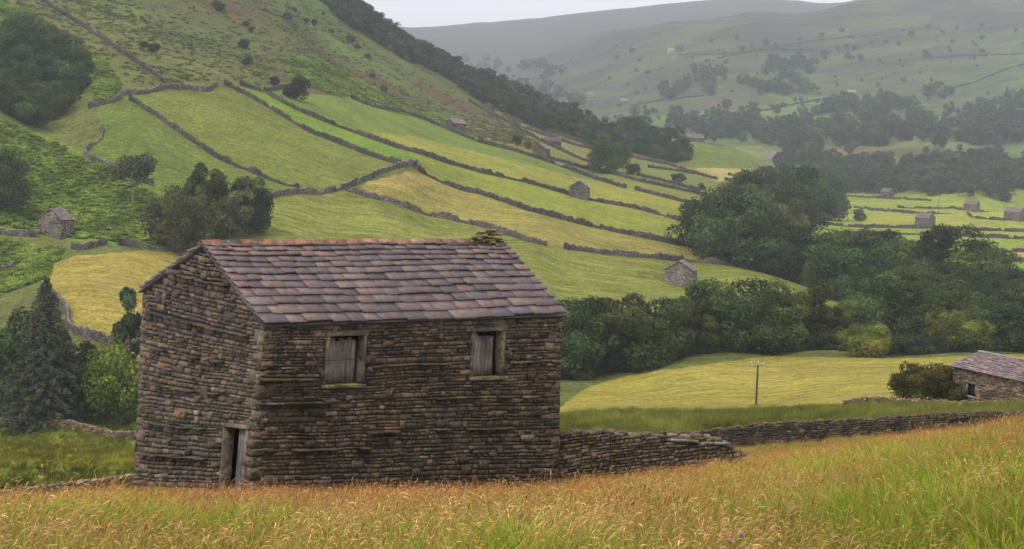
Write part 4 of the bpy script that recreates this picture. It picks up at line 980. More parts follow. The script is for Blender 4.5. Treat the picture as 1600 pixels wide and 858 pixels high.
off(rb.build("roof", M_SLATE, lbn), lbn)
m2 = MB(); q0 = P1(hol[0] / Lb, hol[1] / gH)[0]; m2.box(q0 - nF * .3, dd * .85, nF * .05, UPV * .95, (.03, .035, .028)); pr = off(m2.build("window", M_PLAIN, lbn), lbn)
fm = MB(); fm.box(q0 - dd * .2 + UPV * .955 - nF * .1, dd * 1.25, nF * .17, UPV * .2, (.17, .15, .12)); fm.box(q0 - dd * .16 - nF * .1, dd * .15, nF * .14, UPV * .94, (.16, .14, .115)); fm.box(q0 + dd * .86 - nF * .1, dd * .15, nF * .14, UPV * .94, (.16, .14, .115)); fm.box(q0 - dd * .2 - UPV * .13 - nF * .1, dd * 1.25, nF * .18, UPV * .12, (.27, .25, .22))
fm.build("frame", M_DRY, pr)

# ------------------------------------------------------------------ poles and posts
def pole(label, px, py, d, H, cross=1.5, r=.13, ins=True):
    p = at(px, py, d); p[2] = gz1(p[0], p[1]); root = empty("utility_pole", tuple(p)); tag(root, label, "utility pole")
    m = MB(); m.tube((0, 0, -.3), (.0, 0, H), r, r * .75, (.035, .03, .026), 9); m.build("post", M_PLAIN, root)
    m = MB(); m.box((-cross * .72, -r - .1, H - .28), (cross * 1.3, 0, .06), (0, .1, 0), (0, 0, .13), (.34, .33, .32)); ca = m.build("crossarm", M_PLAIN, root)
    if ins:
        for x_ in (-cross * .66, 0, cross * .52):
            m = MB(); m.tube((x_, -r - .05, H - .16), (x_, -r - .05, H + .02), .03, .03, (.3, .3, .3)); m.tube((x_, -r - .05, H + .02), (x_, -r - .05, H + .16), .075, .05, (.5, .49, .48)); m.build("insulator", M_PLAIN, ca)
    return root
_pd = 190; _pg = at(1181, 640, _pd); _ph = pix(1184.5, 567)[1] * _pd - gz1(_pg[0], _pg[1]); print("pole", _ph)
pole("wooden utility pole with a pale crossarm at the edge of the hay meadow", 1181, 640, _pd, _ph, 1.15, .12)
pole("distant slim pole standing on the flats between two barns", 1466, 335, 880, 8.6, 1.2, .16, False)
for k, (px, py) in enumerate([(355, 372), (352, 366), (374, 341)]):
    p = hit(px, py, 250, 500, 345); m = MB(); m.tube((0, 0, -.2), (.03, 0, 1.5), .09, .08, (.55, .54, .52), 6); o = m.build("marker_post", M_PLAIN); o.location = tuple(p)
    tag(o, ["pale post standing in the rough pasture above the barn's ridge", "pale post a step uphill in the same rough pasture", "pale post nearest the pasture wall and shrubs"][k], "post")

# ------------------------------------------------------------------ trees
def unit_dirs(n, rng): v = rng.normal(size=(n, 3)); return v / np.linalg.norm(v, axis=1)[:, None]
def leaves(cen, nor, size, rng, aspect=.62):
    n = len(cen); nor = nor / (np.linalg.norm(nor, axis=1)[:, None] + 1e-9); t = np.cross(nor, unit_dirs(n, rng)); t /= np.linalg.norm(t, axis=1)[:, None] + 1e-9; b = np.cross(nor, t)
    s = size * rng.uniform(.6, 1.4, n)[:, None]
    v = np.stack([cen - t * s, cen + b * s * aspect, cen + t * s, cen - b * s * aspect], 1).reshape(-1, 3)
    return v, np.arange(n * 4).reshape(-1, 4)
def crown_mesh(name, seed, n=9000, size=.017, base=(.05, .075, .022), kind='round', wr=.46, nl=20, lo=.0, spread=1.0, dens=1.0):
    rng = np.random.default_rng(seed); C_ = []; N_ = []; K_ = []
    lobes = []; nl = int(nl * 1.5) if kind in ('round', 'tall') else nl
    for i in range(nl):
        for _ in range(60):
            p = rng.uniform(-1, 1, 3)
            if np.linalg.norm(p) < 1: break
        if kind == 'round': zc_ = .5 + lo / 2 + p[2] * (.5 - lo / 2) * .84; rr = wr * .78 * sqrt(max(0, 1 - abs(p[2]) ** (2 if p[2] > 0 else 4) * .75)); rad = rng.uniform(.10, .19)
        elif kind == 'tall': zc_ = .5 + lo / 2 + p[2] * (.5 - lo / 2) * .88; rr = wr * .75 * sqrt(max(0, 1 - abs(p[2]) ** (2.4 if p[2] > 0 else 5) * .85)); rad = rng.uniform(.08, .14)
        elif kind == 'bush': zc_ = .42 + p[2] * .36; rr = wr * .8 * sqrt(max(0, 1 - p[2] ** 2 * .7)); rad = rng.uniform(.16, .26)
        elif kind == 'dome': zc_ = .10 + abs(p[2]) ** .8 * .72; rr = wr * .82 * sqrt(max(0, 1 - p[2] ** 2 * .93)); rad = rng.uniform(.13, .2)
        elif kind == 'flame': zc_ = .16 + .8 * rng.random(); rr = wr * .8 * min(1, (1.08 - zc_) * 1.7) * spread; rad = rng.uniform(.06, .12)
        a = rng.uniform(0, 2 * pi); q = sqrt(rng.uniform(.25, 1)) if kind != 'flame' else sqrt(rng.random())
        lobes.append((cos(a) * rr * q, sin(a) * rr * q, zc_, rad, rng.uniform(.6, 1.75), rng.uniform(-.05, .05)))
    tot = sum(l[3] ** 2 for l in lobes)
    V = []; Fc = []; Cc_ = []; k0 = 0
    for (x, y, z, r, br, hue) in lobes:
        m = int(n * r * r / tot); d = unit_dirs(m, rng); d[:, 2] = np.where(rng.random(m) < .35, np.abs(d[:, 2]), d[:, 2])
        low = fbm(d[:, 0] * 2.2 + x * 9, d[:, 1] * 2.2 + d[:, 2] * 1.7 + y * 9, 3, seed % 50)
        rad = r * (rng.uniform(.55, 1.06, m) ** .6) * (1 + .42 * low)
        c = np.array([x, y, z]) + d * rad[:, None] * np.array([1.08, 1.08, .86])
        nn = d + rng.normal(size=(m, 3)) * .55
        v, f = leaves(c, nn, size, rng); V.append(v); Fc.append(f + k0); k0 += len(v)
        cc = np.array(base)[None] * (br * rng.uniform(.6, 1.45, m))[:, None]; cc[:, 0] *= 1 + hue * 2.2 + .18 * (low > .1); Cc_.append(np.repeat(cc, 4, 0))
    return np.concatenate(V), np.concatenate(Fc), np.concatenate(Cc_), lobes
def trunk_mesh(lobes, seed, r=.028, col=(.075, .065, .055), straight=False):
    rg = random.Random(seed); m = MB(); prev = np.array([0, 0, -.04]); k = 6; pts = [prev]
    for i in range(k): prev = prev + np.array([rg.uniform(-.012, .012), rg.uniform(-.012, .012), .72 / k]); pts.append(prev)
    for i in range(k): m.tube(pts[i], pts[i + 1], r * (1.25 if i == 0 else 1) * (1 - i / (k + 1)), r * (1 - (i + 1) / (k + 1)), col)
    for (x, y, z, rd_, _, _) in lobes[:14]:
        zb = max(.1, min(.62, z - .22)); j = min(k - 1, int((zb + .04) / .76 * k)); b = pts[j]; md = (b + np.array([x, y, z])) / 2 + np.array([0, 0, -.02]); m.tube(b, md, r * .42, r * .26, col, 5); m.tube(md, (x, y, z), r * .26, r * .08, col, 5)
    return m.mesh("trunk", M_BARK)
def make_tree(key, name, seed, **k):
    tr = k.pop('tr', .028); tc = k.pop('tc', (.075, .065, .055)); v, f, c, lb = crown_mesh(name, seed, **k)
    return dict(crown=np_mesh(key + "_crown", v, f, c, M_LEAF), trunk=trunk_mesh(lb, seed, tr, tc), name=name)
def spruce(key, seed, n_w=34, wr=.36, col=(.034, .05, .028), dens=1.0):
    rng = np.random.default_rng(seed); V = []; Fc = []; Cc_ = []; k0 = 0; m = MB()
    m.tube((0, 0, -.03), (0, 0, .99), .018, .002, (.05, .04, .032), 8)
    for i in range(n_w):
        t = i / (n_w - 1); z = .05 + .93 * t; Rr = wr * (1 - t) ** .8 * (1 + .15 * rng.uniform(-1, 1)) + .008; nb = int(10 + 9 * (1 - t))
        for b in range(nb):
            a = 2 * pi * (b + rng.uniform(-.4, .4)) / nb + i * 1.3; L = Rr * rng.uniform(.7, 1.15); dirv = np.array([cos(a), sin(a), 0]); nn_ = int((95 * (1 - t) + 18) * dens)
            s = rng.random(nn_) ** .7; lat = rng.normal(size=nn_) * .016 * (1.1 - s * .5); side = np.array([-sin(a), cos(a), 0])
            zz = z - .30 * L * s ** 1.2 + .12 * L * s ** 3 - rng.random(nn_) * .022 * (.4 + s)
            c = dirv[None] * (L * s)[:, None] + side[None] * lat[:, None] + np.stack([s * 0, s * 0, zz], 1)
            n0 = np.stack([rng.normal(size=nn_) * .5 + dirv[0] * .6, rng.normal(size=nn_) * .5 + dirv[1] * .6, .6 + 0 * s], 1)
            v, f = leaves(c, n0, .0105, rng, .42); V.append(v); Fc.append(f + k0); k0 += len(v)
            cc = np.array(col)[None] * (rng.uniform(.6, 1.5, nn_))[:, None] * rng.uniform(.75, 1.3); cc[:, 0] *= rng.uniform(.95, 1.5); Cc_.append(np.repeat(cc, 4, 0))
            if L > .1: m.tube((0, 0, z), tuple(dirv * L * .8 + np.array([0, 0, z - .22 * L])), .003, .001, (.06, .045, .035), 4)
    return dict(crown=np_mesh(key + "_crown", np.concatenate(V), np.concatenate(Fc), np.concatenate(Cc_), M_LEAF), trunk=m.mesh("trunk", M_BARK), name="spruce_tree")
DK, MD, LT, OL, YG = (.034, .060, .017), (.052, .088, .020), (.08, .12, .024), (.08, .095, .024), (.12, .145, .028)
TR = {}
TR['a'] = make_tree('a', "broadleaf_tree", 1, n=17000, size=.0165, base=MD, nl=24)
TR['b'] = make_tree('b', "broadleaf_tree", 2, n=17000, size=.0165, base=DK, nl=28, wr=.5)
TR['c'] = make_tree('c', "broadleaf_tree", 3, n=16000, size=.0165, base=OL, nl=22, kind='tall', wr=.40)
TR['d'] = make_tree('d', "broadleaf_tree", 4, n=16000, size=.017, base=LT, nl=26, wr=.48)
TR['e'] = make_tree('e', "broadleaf_tree", 5, n=16000, size=.0165, base=MD, nl=26, kind='tall', wr=.42)
TR['f'] = make_tree('f', "willow_tree", 6, n=16000, size=.02, base=YG, nl=22, kind='bush', wr=.58, lo=.0)
TR['g'] = make_tree('g', "broadleaf_tree", 14, n=17000, size=.0165, base=DK, nl=34, wr=.56, kind='round', lo=.06)
TR['bush'] = make_tree('bush', "bush", 7, n=26000, size=.02, base=(.085, .098, .02), nl=80, kind='dome', wr=.92, lo=0, tr=.03)
TR['thin'] = make_tree('thin', "young_tree", 8, n=5200, size=.02, base=(.035, .055, .022), nl=15, kind='flame', wr=.34, tr=.018)
TR['birch'] = make_tree('birch', "birch_tree", 9, n=3800, size=.022, base=(.055, .065, .03), nl=15, kind='round', wr=.42, lo=.35, tr=.022, tc=(.2, .18, .15))
TR['weep'] = make_tree('weep', "willow_tree", 10, n=9000, size=.018, base=(.085, .095, .034), nl=20, kind='round', wr=.5, lo=.04)
TR['rowan'] = make_tree('rowan', "young_tree", 15, n=9000, size=.018, base=(.09, .15, .024), nl=20, kind='round', wr=.52, lo=.04, tr=.016)
TR['shrub'] = make_tree('shrub', "shrub", 11, n=4200, size=.036, base=(.045, .062, .025), nl=14, kind='bush', wr=.62, lo=0)
TR['lo1'] = make_tree('lo1', "distant_tree", 12, n=1900, size=.04, base=(.032, .05, .02), nl=14, wr=.52, lo=.03)
TR['lo2'] = make_tree('lo2', "distant_tree", 13, n=1900, size=.04, base=(.040, .056, .024), nl=14, kind='tall', wr=.46, lo=.03)
TR['lo3'] = make_tree('lo3', "distant_tree", 16, n=1900, size=.04, base=(.034, .048, .022), nl=16, kind='bush', wr=.7, lo=0)
TR['spruce'] = spruce('spruce', 20)
def tree(kind, px, d, ytop, label, wf=1.0, group=None, pos=None, H=None, cat="tree", tilt=0, sink=.0):
    if pos is None:
        u, st = pix(px, ytop); x = u * d; zg_ = gz1(x, d); H = st * d - zg_; pos = (x, d, zg_)
    t = TR[kind]; H = max(H, .8)
    if kind in ('weep', 'a', 'b', 'c', 'd', 'e', 'g', 'rowan'): sink = .13 * H; H *= 1.13   # low boughs reach the ground
    root = empty(t['name'], (pos[0], pos[1], pos[2] - sink), R.uniform(0, 6.28)); tag(root, label, cat, group)
    for part in ("trunk", "crown"):
        o = bpy.data.objects.new(part, t[part]); COL.objects.link(o); o.parent = root; o.scale = (H * wf, H * wf, H)
    return root
RB = "trees of the riverside belt"
T_ = [  # kind, px, dist, ytop, label, width
 ('b',878,262,466,"dark tree half hidden behind the big barn's right roof corner",1.05),
 ('e',925,268,462,"grey green tree second out from the big barn in the belt",1.1),
 ('c',968,272,452,"tall olive tree with pointed top standing left of the lone pale barn",1.15),
 ('a',1008,270,452,"broad mid green tree right of the pointed olive tree",1.1),
 ('b',1042,276,466,"dark tree whose top just covers the foot of the pale square barn",1.0),
 ('c',1088,276,458,"tree directly below the right corner of the pale square barn",1.05),
 ('g',1130,280,438,"big dark rounded tree right of the pale square barn",1.05),
 ('b',1180,283,436,"densest dark green tree in the middle of the belt",1.1),
 ('d',1222,284,460,"dark shrubby tree with low skirts over the meadow",1.0),
 ('c',1262,288,440,"grey feathery tree with a gap on its right side",1.0),
 ('e',1300,288,478,"lower dark tree beside the feathery grey tree",1.1),
 ('f',1352,272,496,"low light green willow bulging onto the hay meadow",1.1),
 ('d',1345,298,470,"light olive tree behind the low willow",1.1),
 ('b',1400,292,432,"tall dark tree right behind the light green willow",1.05),
 ('g',1445,290,440,"wide dark tree above the left part of the hay meadow's far edge",1.0),
 ('c',1475,284,474,"olive tree standing over the meadow left of the long barn",1.1),
 ('f',1508,280,478,"pale green rounded tree above the round bush",1.15),
 ('a',1548,290,452,"mid green tree directly above the long barn's ridge end",1.1),
 ('g',1595,288,446,"dark tree at the right edge above the long barn",1.2),
 ('e',1640,288,440,"dark tree just outside the right edge",1.2),
 ('d',1420,335,420,"light crowned tree just behind the belt's tallest dark tree",1.2),
 ('b',1470,350,405,"tree behind the belt below the two field walls",1.2),
 ('d',1537,380,390,"big bright crowned tree right of the flats, lobed like a cloud",1.35),
 ('a',1580,340,440,"mid green tree at the right margin behind the belt",1.2),
 ('g',1500,400,352,"round topped dark tree poking over the flats' walls",1.0),
 ('b',1372,420,357,"dark tree left of the round topped one, under the near barn",1.1),
 ('a',1415,410,355,"tree directly below the nearest barn on the flats",1.1),
 ('g',1335,400,362,"left one of the dark trees poking over the flats",1.15),
 ('e',1450,430,372,"smaller tree between the two over the flats",1.1),
 ('g',1118,452,296,"leftmost dark tree of the hillside end of the belt",1.15),
 ('b',1155,440,300,"dark tree meeting the ends of the hillside walls",1.25),
 ('g',1150,520,288,"high dark crown at the upper left shoulder of the belt",1.2),
 ('a',1190,450,318,"broad mid green tree in the belt's upper mass",1.3),
 ('d',1205,470,330,"lighter feathery tree beside the left flats",1.1),
 ('g',1215,600,266,"tall crown on the belt's upper ridge",1.25),
 ('b',1238,660,258,"tall dark crown nearest the short wall on the flats",1.2),
 ('a',1284,860,252,"dark crown standing left of the farthest flat field",1.0),
 ('c',1228,560,304,"olive tree shading the left end of the flats",1.1),
 ('b',1230,440,352,"dark tree low in the belt over the hay slope's right end",1.3),
 ('g',1270,430,364,"wide dark tree at the belt's centre",1.3),
 ('a',1160,455,335,"mid tree above the end of the long hillside wall",1.25),
 ('d',1300,424,388,"bright topped tree in the centre of the belt",1.1),
 ('e',1338,410,392,"dark tree over the point of the hay slope",1.2),
 ('b',1380,392,400,"dark tree among the crowded crowns right of the hay slope",1.2),
 ('a',1300,480,366,"tree edging the flats behind the belt's centre",1.2),
]
for k, px, d, yt, lb, wf in T_: tree(k, px, d, yt, lb, wf, RB)
# fill the belt where the photo shows only an unbroken mass
for (x0, x1, da, db_, ya, yb, n) in [(1125, 1215, 455, 580, 322, 298, 14), (1350, 1600, 305, 380, 450, 412, 17), (1170, 1245, 640, 800, 275, 264, 9)]:
    for _ in range(n):
        px = R.uniform(x0, x1); t = R.random(); d = da + (db_ - da) * t; yt = ya + (yb - ya) * t + R.uniform(-8, 14)
        u, st = pix(px, yt); H = st * d - gz1(u * d, d)
        if 5 < H < 22: tree(R.choice('abcdeg'), px, d, yt, "crown merging into the unbroken mass of the riverside belt", 1.2, "merged crowns inside the riverside belt")
# left side
for k, px, d, yt, lb, wf, g_ in [
 ('spruce', 72, 205, 430, "tall dark spruce with drooping branches left of the big barn", 1.05, None),
 ('e', 2, 218, 478, "dark tree cut by the left edge beside the tall spruce", 1.1, None),
 ('e', 118, 214, 512, "dark tree tucked against the right side of the tall spruce", .8, None),
 ('rowan', 188, 208, 526, "bright green young tree between the spruce and the big barn", .8, None),
 ('thin', 205, 225, 442, "thin sparse dark tree rising beside the barn's left corner", .62, None),
 ('e', 150, 212, 560, "small dark shrubby tree at the foot of the young green tree", 1.0, None),
 ('birch', 209, 365, 234, "slender tree with a bare trunk alone on the bracken slope", .95, None),
 ('weep', 273, 338, 286, "large olive tree with hanging foliage on the lower hillside", .88, None),
 ('c', 322, 350, 246, "dark upright tree with a spiky top behind the large olive tree", .62, None),
 ('weep', 360, 352, 275, "olive shrub right of the spiky dark tree", .9, None),
 ('g', 392, 356, 277, "dark round shrub touching the arc of pale wall", .72, None),
 ('g', -6, 345, 230, "dark tree crown at the left edge above the bracken", .9, None),
 ('shrub', 462, 520, 112, "round bush on the intake wall at the foot of the moor", .9, None),
 ('g', 957, 700, 208, "lone round dark tree in the upper right fields of the hillside", .95, None),
 ('shrub', 990, 705, 252, "low bush at the right foot of the lone round tree", 1.0, None),
 ('shrub', 1062, 715, 268, "low dark bush between the hillside walls", 1.5, None),
 ('shrub', 1098, 690, 284, "small dark bush above the tree belt's left tip", 1.0, None),
 ('shrub', 808, 690, 208, "small dark bush left of the paired hillside barns", .9, None),
 ('shrub', 826, 690, 219, "tiny bush directly beside the paired barns", .8, None),
 ('lo2', 1083, 965, 226, "narrow dark tree at the left foot of the knoll", .9, None),
 ('shrub', 1345, 850, 323, "tiny bush by the flats' middle wall", 1., None)]:
    tree(k, px, d, yt, lb, wf, g_, cat="shrub" if k == 'shrub' else "tree")
u, st = pix(1450, 566); d = 141.0; x = u * d
tree('bush', 1450, d, 563, "round olive bush in front of the long barn's left end", 1.12, cat="bush")
# dark wood on the upper left
LW_ = [(20,470,30),(55,478,20),(88,480,34),(8,455,60),(45,458,48),(75,462,52),(108,470,58),(125,468,78),(15,440,92),(50,442,85),(88,446,80),(112,452,95),(130,455,112),(30,425,118),(66,428,112),(98,440,124),(122,446,140),(10,415,128),(45,416,132),(-25,440,70),(-25,420,110),(80,432,128),(125,442,165),(105,436,160)]
for i, (px, d, yt) in enumerate(LW_): tree('bgab'[i % 4], px, d, yt, "dark crown in the dense wood on the upper left slope", 1.02, "trees of the dark wood on the upper left slope")
# trees right of the hanging wood, before the knoll
for i, (px, d, yt) in enumerate([(975,960,184),(992,955,180),(1008,960,196),(1022,950,204),(1034,940,212),(1046,925,198),(1060,915,214),(1070,905,232),(985,930,205),(1005,925,214),(1030,915,226),(1052,900,234)]):
    tree(['g', 'b'][i % 2], px, d, yt, "dark tree in the clump running down from the hanging wood to the knoll", 1.1, "clump between the hanging wood and the knoll")
# scattered moor bushes
MBs = [(338,8),(343,14),(385,38),(392,45),(460,14),(449,28),(518,48),(385,98),(380,72),(558,72),(575,88),(548,62),(582,118),(240,78),(478,32),(490,36),(600,140),(225,70),(430,130),(505,20)]
for i, (px, py) in enumerate(MBs):
    p = hit(px, py + 4, 400, 1150, 700); tree('shrub', 0, 0, 0, "small thorn bush dotted on the steep moor above the intake wall", 1.0, "thorn bushes on the moor", pos=p, H=R.uniform(2.2, 4.2), cat="bush")
# hanging wood along the skyline of the left hill
HW = [(470,-60),(545,-2),(600,34),(660,74),(720,112),(800,140),(860,165),(920,190),(965,222),(975,240),(930,232),(880,210),(840,202),(800,186),(760,166),(735,148),(700,124),(640,96),(590,66),(520,22),(460,-20)]
hw = np.array(HW, float); cnt = 0; bins = {}
# rows of crowns laid from the skyline down to the lower edge
HWG = [(480,560,"top of the hanging wood cut by the photo's upper edge"), (560,660,"upper part of the hanging wood under the sky gap"), (660,780,"hanging wood above the highest little barn"), (780,880,"hanging wood above the paired barns"), (880,985,"lower end of the hanging wood by the lone round tree")]
tries = 0; STUFF = []
while cnt < 430 and tries < 9000:
    tries += 1; px = R.uniform(470, 980); py = R.uniform(-70, 245)
    if not inpoly(np.array([px]), np.array([py]), HW)[0]: continue
    if any(abs(px - q[0]) < 6 and abs(py - q[1]) < 4 for q in bins.values()): continue
    d = float(np.interp(px, [480, 600, 700, 850, 980], [985, 975, 965, 930, 880])); p = hit(px, py, 760, 1150, d)
    bins[cnt] = (px, py); cnt += 1
    if cnt <= 150 and py > -20: tree(R.choice(['lo1', 'lo2', 'lo3', 'lo1']), 0, 0, 0, "one of the crowns packed in the hanging wood along the left hill's skyline", 1.2, "crowns of the hanging wood", pos=p, H=R.uniform(8.5, 11.5))
    else: STUFF.append((p, R.uniform(7.0, 10.5)))
# tree wall behind the flats and the wooded far side
FARG = [  # polygon of foot points, count, heights, near distance, label
 ([(1290,300),(1600,312),(1660,315),(1660,290),(1600,285),(1440,275),(1300,278)], 42, (12, 17), 1150, "crown in the dark tree wall behind the flats"),
 ([(1300,282),(1660,290),(1660,262),(1500,262),(1300,268)], 34, (13, 18), 1250, "crown of the second rank behind the flats' tree wall"),
 ([(1200,262),(1300,268),(1320,240),(1240,250)], 8, (11, 15), 1200, "tree beside the white farmhouse"),
 ([(1120,216),(1250,240),(1300,232),(1260,205),(1150,190),(1080,195)], 26, (11, 17), 1400, "tree in the misty woods beyond the knoll"),
 ([(1300,236),(1400,225),(1480,230),(1600,240),(1600,200),(1500,205),(1420,190),(1350,196),(1290,200)], 36, (12, 18), 1500, "misty tree round the red roofed cottages"),
 ([(1290,190),(1440,205),(1450,185),(1430,165),(1370,158),(1295,165)], 48, (12, 18), 1750, "misty tree in the big clump on the lower far slope"),
 ([(1190,158),(1260,150),(1262,140),(1240,118),(1290,112),(1300,95),(1195,92),(1185,120)], 48, (13, 18), 2000, "misty tree in the tall clump on the far moor side"),
 ([(1030,160),(1130,138),(1140,118),(1090,112),(1040,140)], 30, (12, 18), 2150, "faint tree in the left clump on the far moor side"),
 ([(1440,160),(1490,150),(1480,132),(1445,138)], 7, (12, 17), 1850, "misty tree in the small clump left of the hedge bank"),
 ([(1510,195),(1600,190),(1640,160),(1590,150),(1530,168)], 28, (12, 17), 1650, "misty tree in the clump near the right edge"),
 ([(1450,215),(1600,205),(1640,170),(1560,160),(1480,180)], 34, (11, 17), 1650, "misty"),
 ([(1000,205),(1150,215),(1300,205),(1290,180),(1150,170),(1010,185)], 46, (9, 15), 1750, "misty"),
 ([(960,190),(1080,198),(1110,180),(1000,176)], 9, (10, 15), 1800, "faint tree dotted on the far valley fields"),
 ([(740,112),(880,130),(900,110),(800,98),(700,92)], 22, (14, 22), 2700, "faintest trees at the head of the valley"),
 ([(780,150),(880,170),(900,150),(800,128)], 16, (14, 20), 2400, "faint trees just over the hanging wood's skyline"),
 ([(900,60),(1500,40),(1500,100),(1000,110)], 26, (5, 11), 2400, "lone faint tree high on the far moor"),
]
fc = [0]
for poly, n, (h0, h1), nd, lb in FARG:
    xs = [q[0] for q in poly]; ys = [q[1] for q in poly]; k = 0; tr_ = 0
    while k < n and tr_ < 3000:
        tr_ += 1; px = R.uniform(min(xs), max(xs)); py = R.uniform(min(ys), max(ys))
        if not inpoly(np.array([px]), np.array([py]), poly)[0]: continue
        if any(abs(px - bx) < 60 and -42 < py - by < 3 and abs(px - bx) < 16 for bx, by in ((1211, 249), (1186, 238), (1437, 219), (1462, 221), (1330, 147), (1386, 308))) and py > 100:
            if any(abs(px - bx) < 18 and 0 <= py - by < 30 for bx, by in ((1211, 249), (1186, 238), (1437, 219), (1462, 221), (1330, 147))): continue
        p = hit(px, py, 950, 3600, nd); k += 1; fc[0] += 1
        if nd >= 1650:
            p = hit(px + R.gauss(0, 14), py + R.gauss(0, 5), 950, 3600, nd) if R.random() < .6 else p; STUFF.append((p, R.uniform(h0 * .45, h1))); continue
        q_ = hit(px + R.gauss(0, 30), py + R.gauss(0, 4), 950, 3600, nd); STUFF.append((q_, R.uniform(h0, h1)))
        if R.random() < .6: q_ = hit(px + R.uniform(-40, 40), py + R.uniform(-6, 6), 950, 3600, nd); STUFF.append((q_, R.uniform(h0, h1) * .8))
        tree(R.choice(['lo1', 'lo2', 'lo3', 'lo1']), 0, 0, 0, lb, 1.1, lb.replace("tree in", "trees in").replace("crown in", "crowns in"), pos=p, H=R.uniform(h0, h1))
for _ in range(420):
    px, py = R.uniform(760, 1620), R.uniform(30, 215)
    if py < 100 - (px - 760) * .09 + 8 or vnoise(px / 60., py / 16., 5) < .42: continue
    p = hit(px, py, 1350, 3300, 2000); STUFF.append((p, R.uniform(1.8, 6.5)))
print("far trees", fc)
#PART4
# ------------------------------------------------------------------ scattered growth: grasses, rushes, bracken, far woodland (stuff)
def gn_scatter(name, label, pts, scl, rot, idx, tint, protos, cat="grass"):
    n = len(pts); me = bpy.data.meshes.new(name); me.vertices.add(n); me.vertices.foreach_set("co", np.asarray(pts, np.float32).ravel())
    for an, tp, dat in (("scl", 'FLOAT', scl), ("rot", 'FLOAT', rot), ("idx", 'INT', idx)):
        at_ = me.attributes.new(an, tp, 'POINT'); at_.data.foreach_set("value", np.asarray(dat, np.int32 if tp == 'INT' else np.float32))
    at_ = me.attributes.new("tint", 'FLOAT_COLOR', 'POINT'); tt = np.concatenate([np.asarray(tint, np.float32), np.ones((n, 1), np.float32)], 1); at_.data.foreach_set("color", tt.ravel())
    o = link(name, me); tag(o, label, cat, None, "stuff")
    col = bpy.data.collections.new(name + "_sources")
    for i, pm in enumerate(protos): po = bpy.data.objects.new("%s_source_%02d" % (name, i), pm); col.objects.link(po)
    ng = bpy.data.node_groups.new(name, 'GeometryNodeTree')
    ng.interface.new_socket(name="Geometry", in_out='INPUT', socket_type='NodeSocketGeometry'); ng.interface.new_socket(name="Geometry", in_out='OUTPUT', socket_type='NodeSocketGeometry')
    N = ng.nodes; L = ng.links; gi = N.new('NodeGroupInput'); go = N.new('NodeGroupOutput')
    iop = N.new('GeometryNodeInstanceOnPoints'); ci = N.new('GeometryNodeCollectionInfo'); ci.inputs['Collection'].default_value = col; ci.inputs['Separate Children'].default_value = True; ci.inputs['Reset Children'].default_value = True
    def attr(nm, tp): a = N.new('GeometryNodeInputNamedAttribute'); a.data_type = tp; a.inputs['Name'].default_value = nm; return a.outputs['Attribute']
    cx = N.new('ShaderNodeCombineXYZ'); L.new(attr("rot", 'FLOAT'), cx.inputs[2])
    L.new(gi.outputs[0], iop.inputs['Points']); L.new(ci.outputs[0], iop.inputs['Instance']); iop.inputs['Pick Instance'].default_value = True
    L.new(attr("idx", 'INT'), iop.inputs['Instance Index']); L.new(cx.outputs[0], iop.inputs['Rotation']); L.new(attr("scl", 'FLOAT'), iop.inputs['Scale'])
    L.new(iop.outputs[0], go.inputs[0])
    md = o.modifiers.new("scatter", 'NODES'); md.node_group = ng
    return o
def strand(mb, x, y, H, lean, az, wdt, c0, c1, head=None, droop=.3, seg=3):
    """one blade or stalk: a thin tapering ribbon; head = (length, width, colour)"""
    ca, sa = cos(az), sin(az); P = []
    for i in range(seg + 1):
        t = i / seg; r = lean * H * (t ** 1.8); z = H * (t - .18 * lean * t * t * t); P.append(np.array([x + ca * r, y + sa * r, z]))
    fa = R.uniform(0, pi); side = np.array([cos(fa), sin(fa), 0])
    V = []; C_ = []
    for i, p in enumerate(P):
        t = i / seg; w_ = wdt * (1 - .75 * t); V += [p - side * w_, p + side * w_]; c = np.array(c0) * (1 - t) + np.array(c1) * t; C_ += [c, c]
    mb.add(V, [[2 * i, 2 * i + 1, 2 * i + 3, 2 * i + 2] for i in range(seg)], np.array(C_))
    if head:
        L_, w_, hc = head; dv = P[-1] - P[-2]; dv /= np.linalg.norm(dv) + 1e-9; q = P[-1]; V = []; C_ = []; a2 = az + R.uniform(-.6, .6)
        for i in range(4):
            t = i / 3; ww = w_ * (.35, 1, .8, .15)[i]; V += [q - side * ww, q + side * ww, q + np.array([0, 0, ww * .8])]; C_ += [np.array(hc) * (.9 + .2 * t)] * 3
            dv = dv * (1 - droop) + np.array([cos(a2) * .8, sin(a2) * .8, -.25 - .9 * t]) * droop; q = q + dv / np.linalg.norm(dv) * L_ / 3
        f = []
        for i in range(3): b = 3 * i; f += [[b, b + 1, b + 4, b + 3], [b + 1, b + 2, b + 5, b + 4], [b + 2, b, b + 3, b + 5]]
        mb.add(V, f, np.array(C_))
WINDD = radians(20)
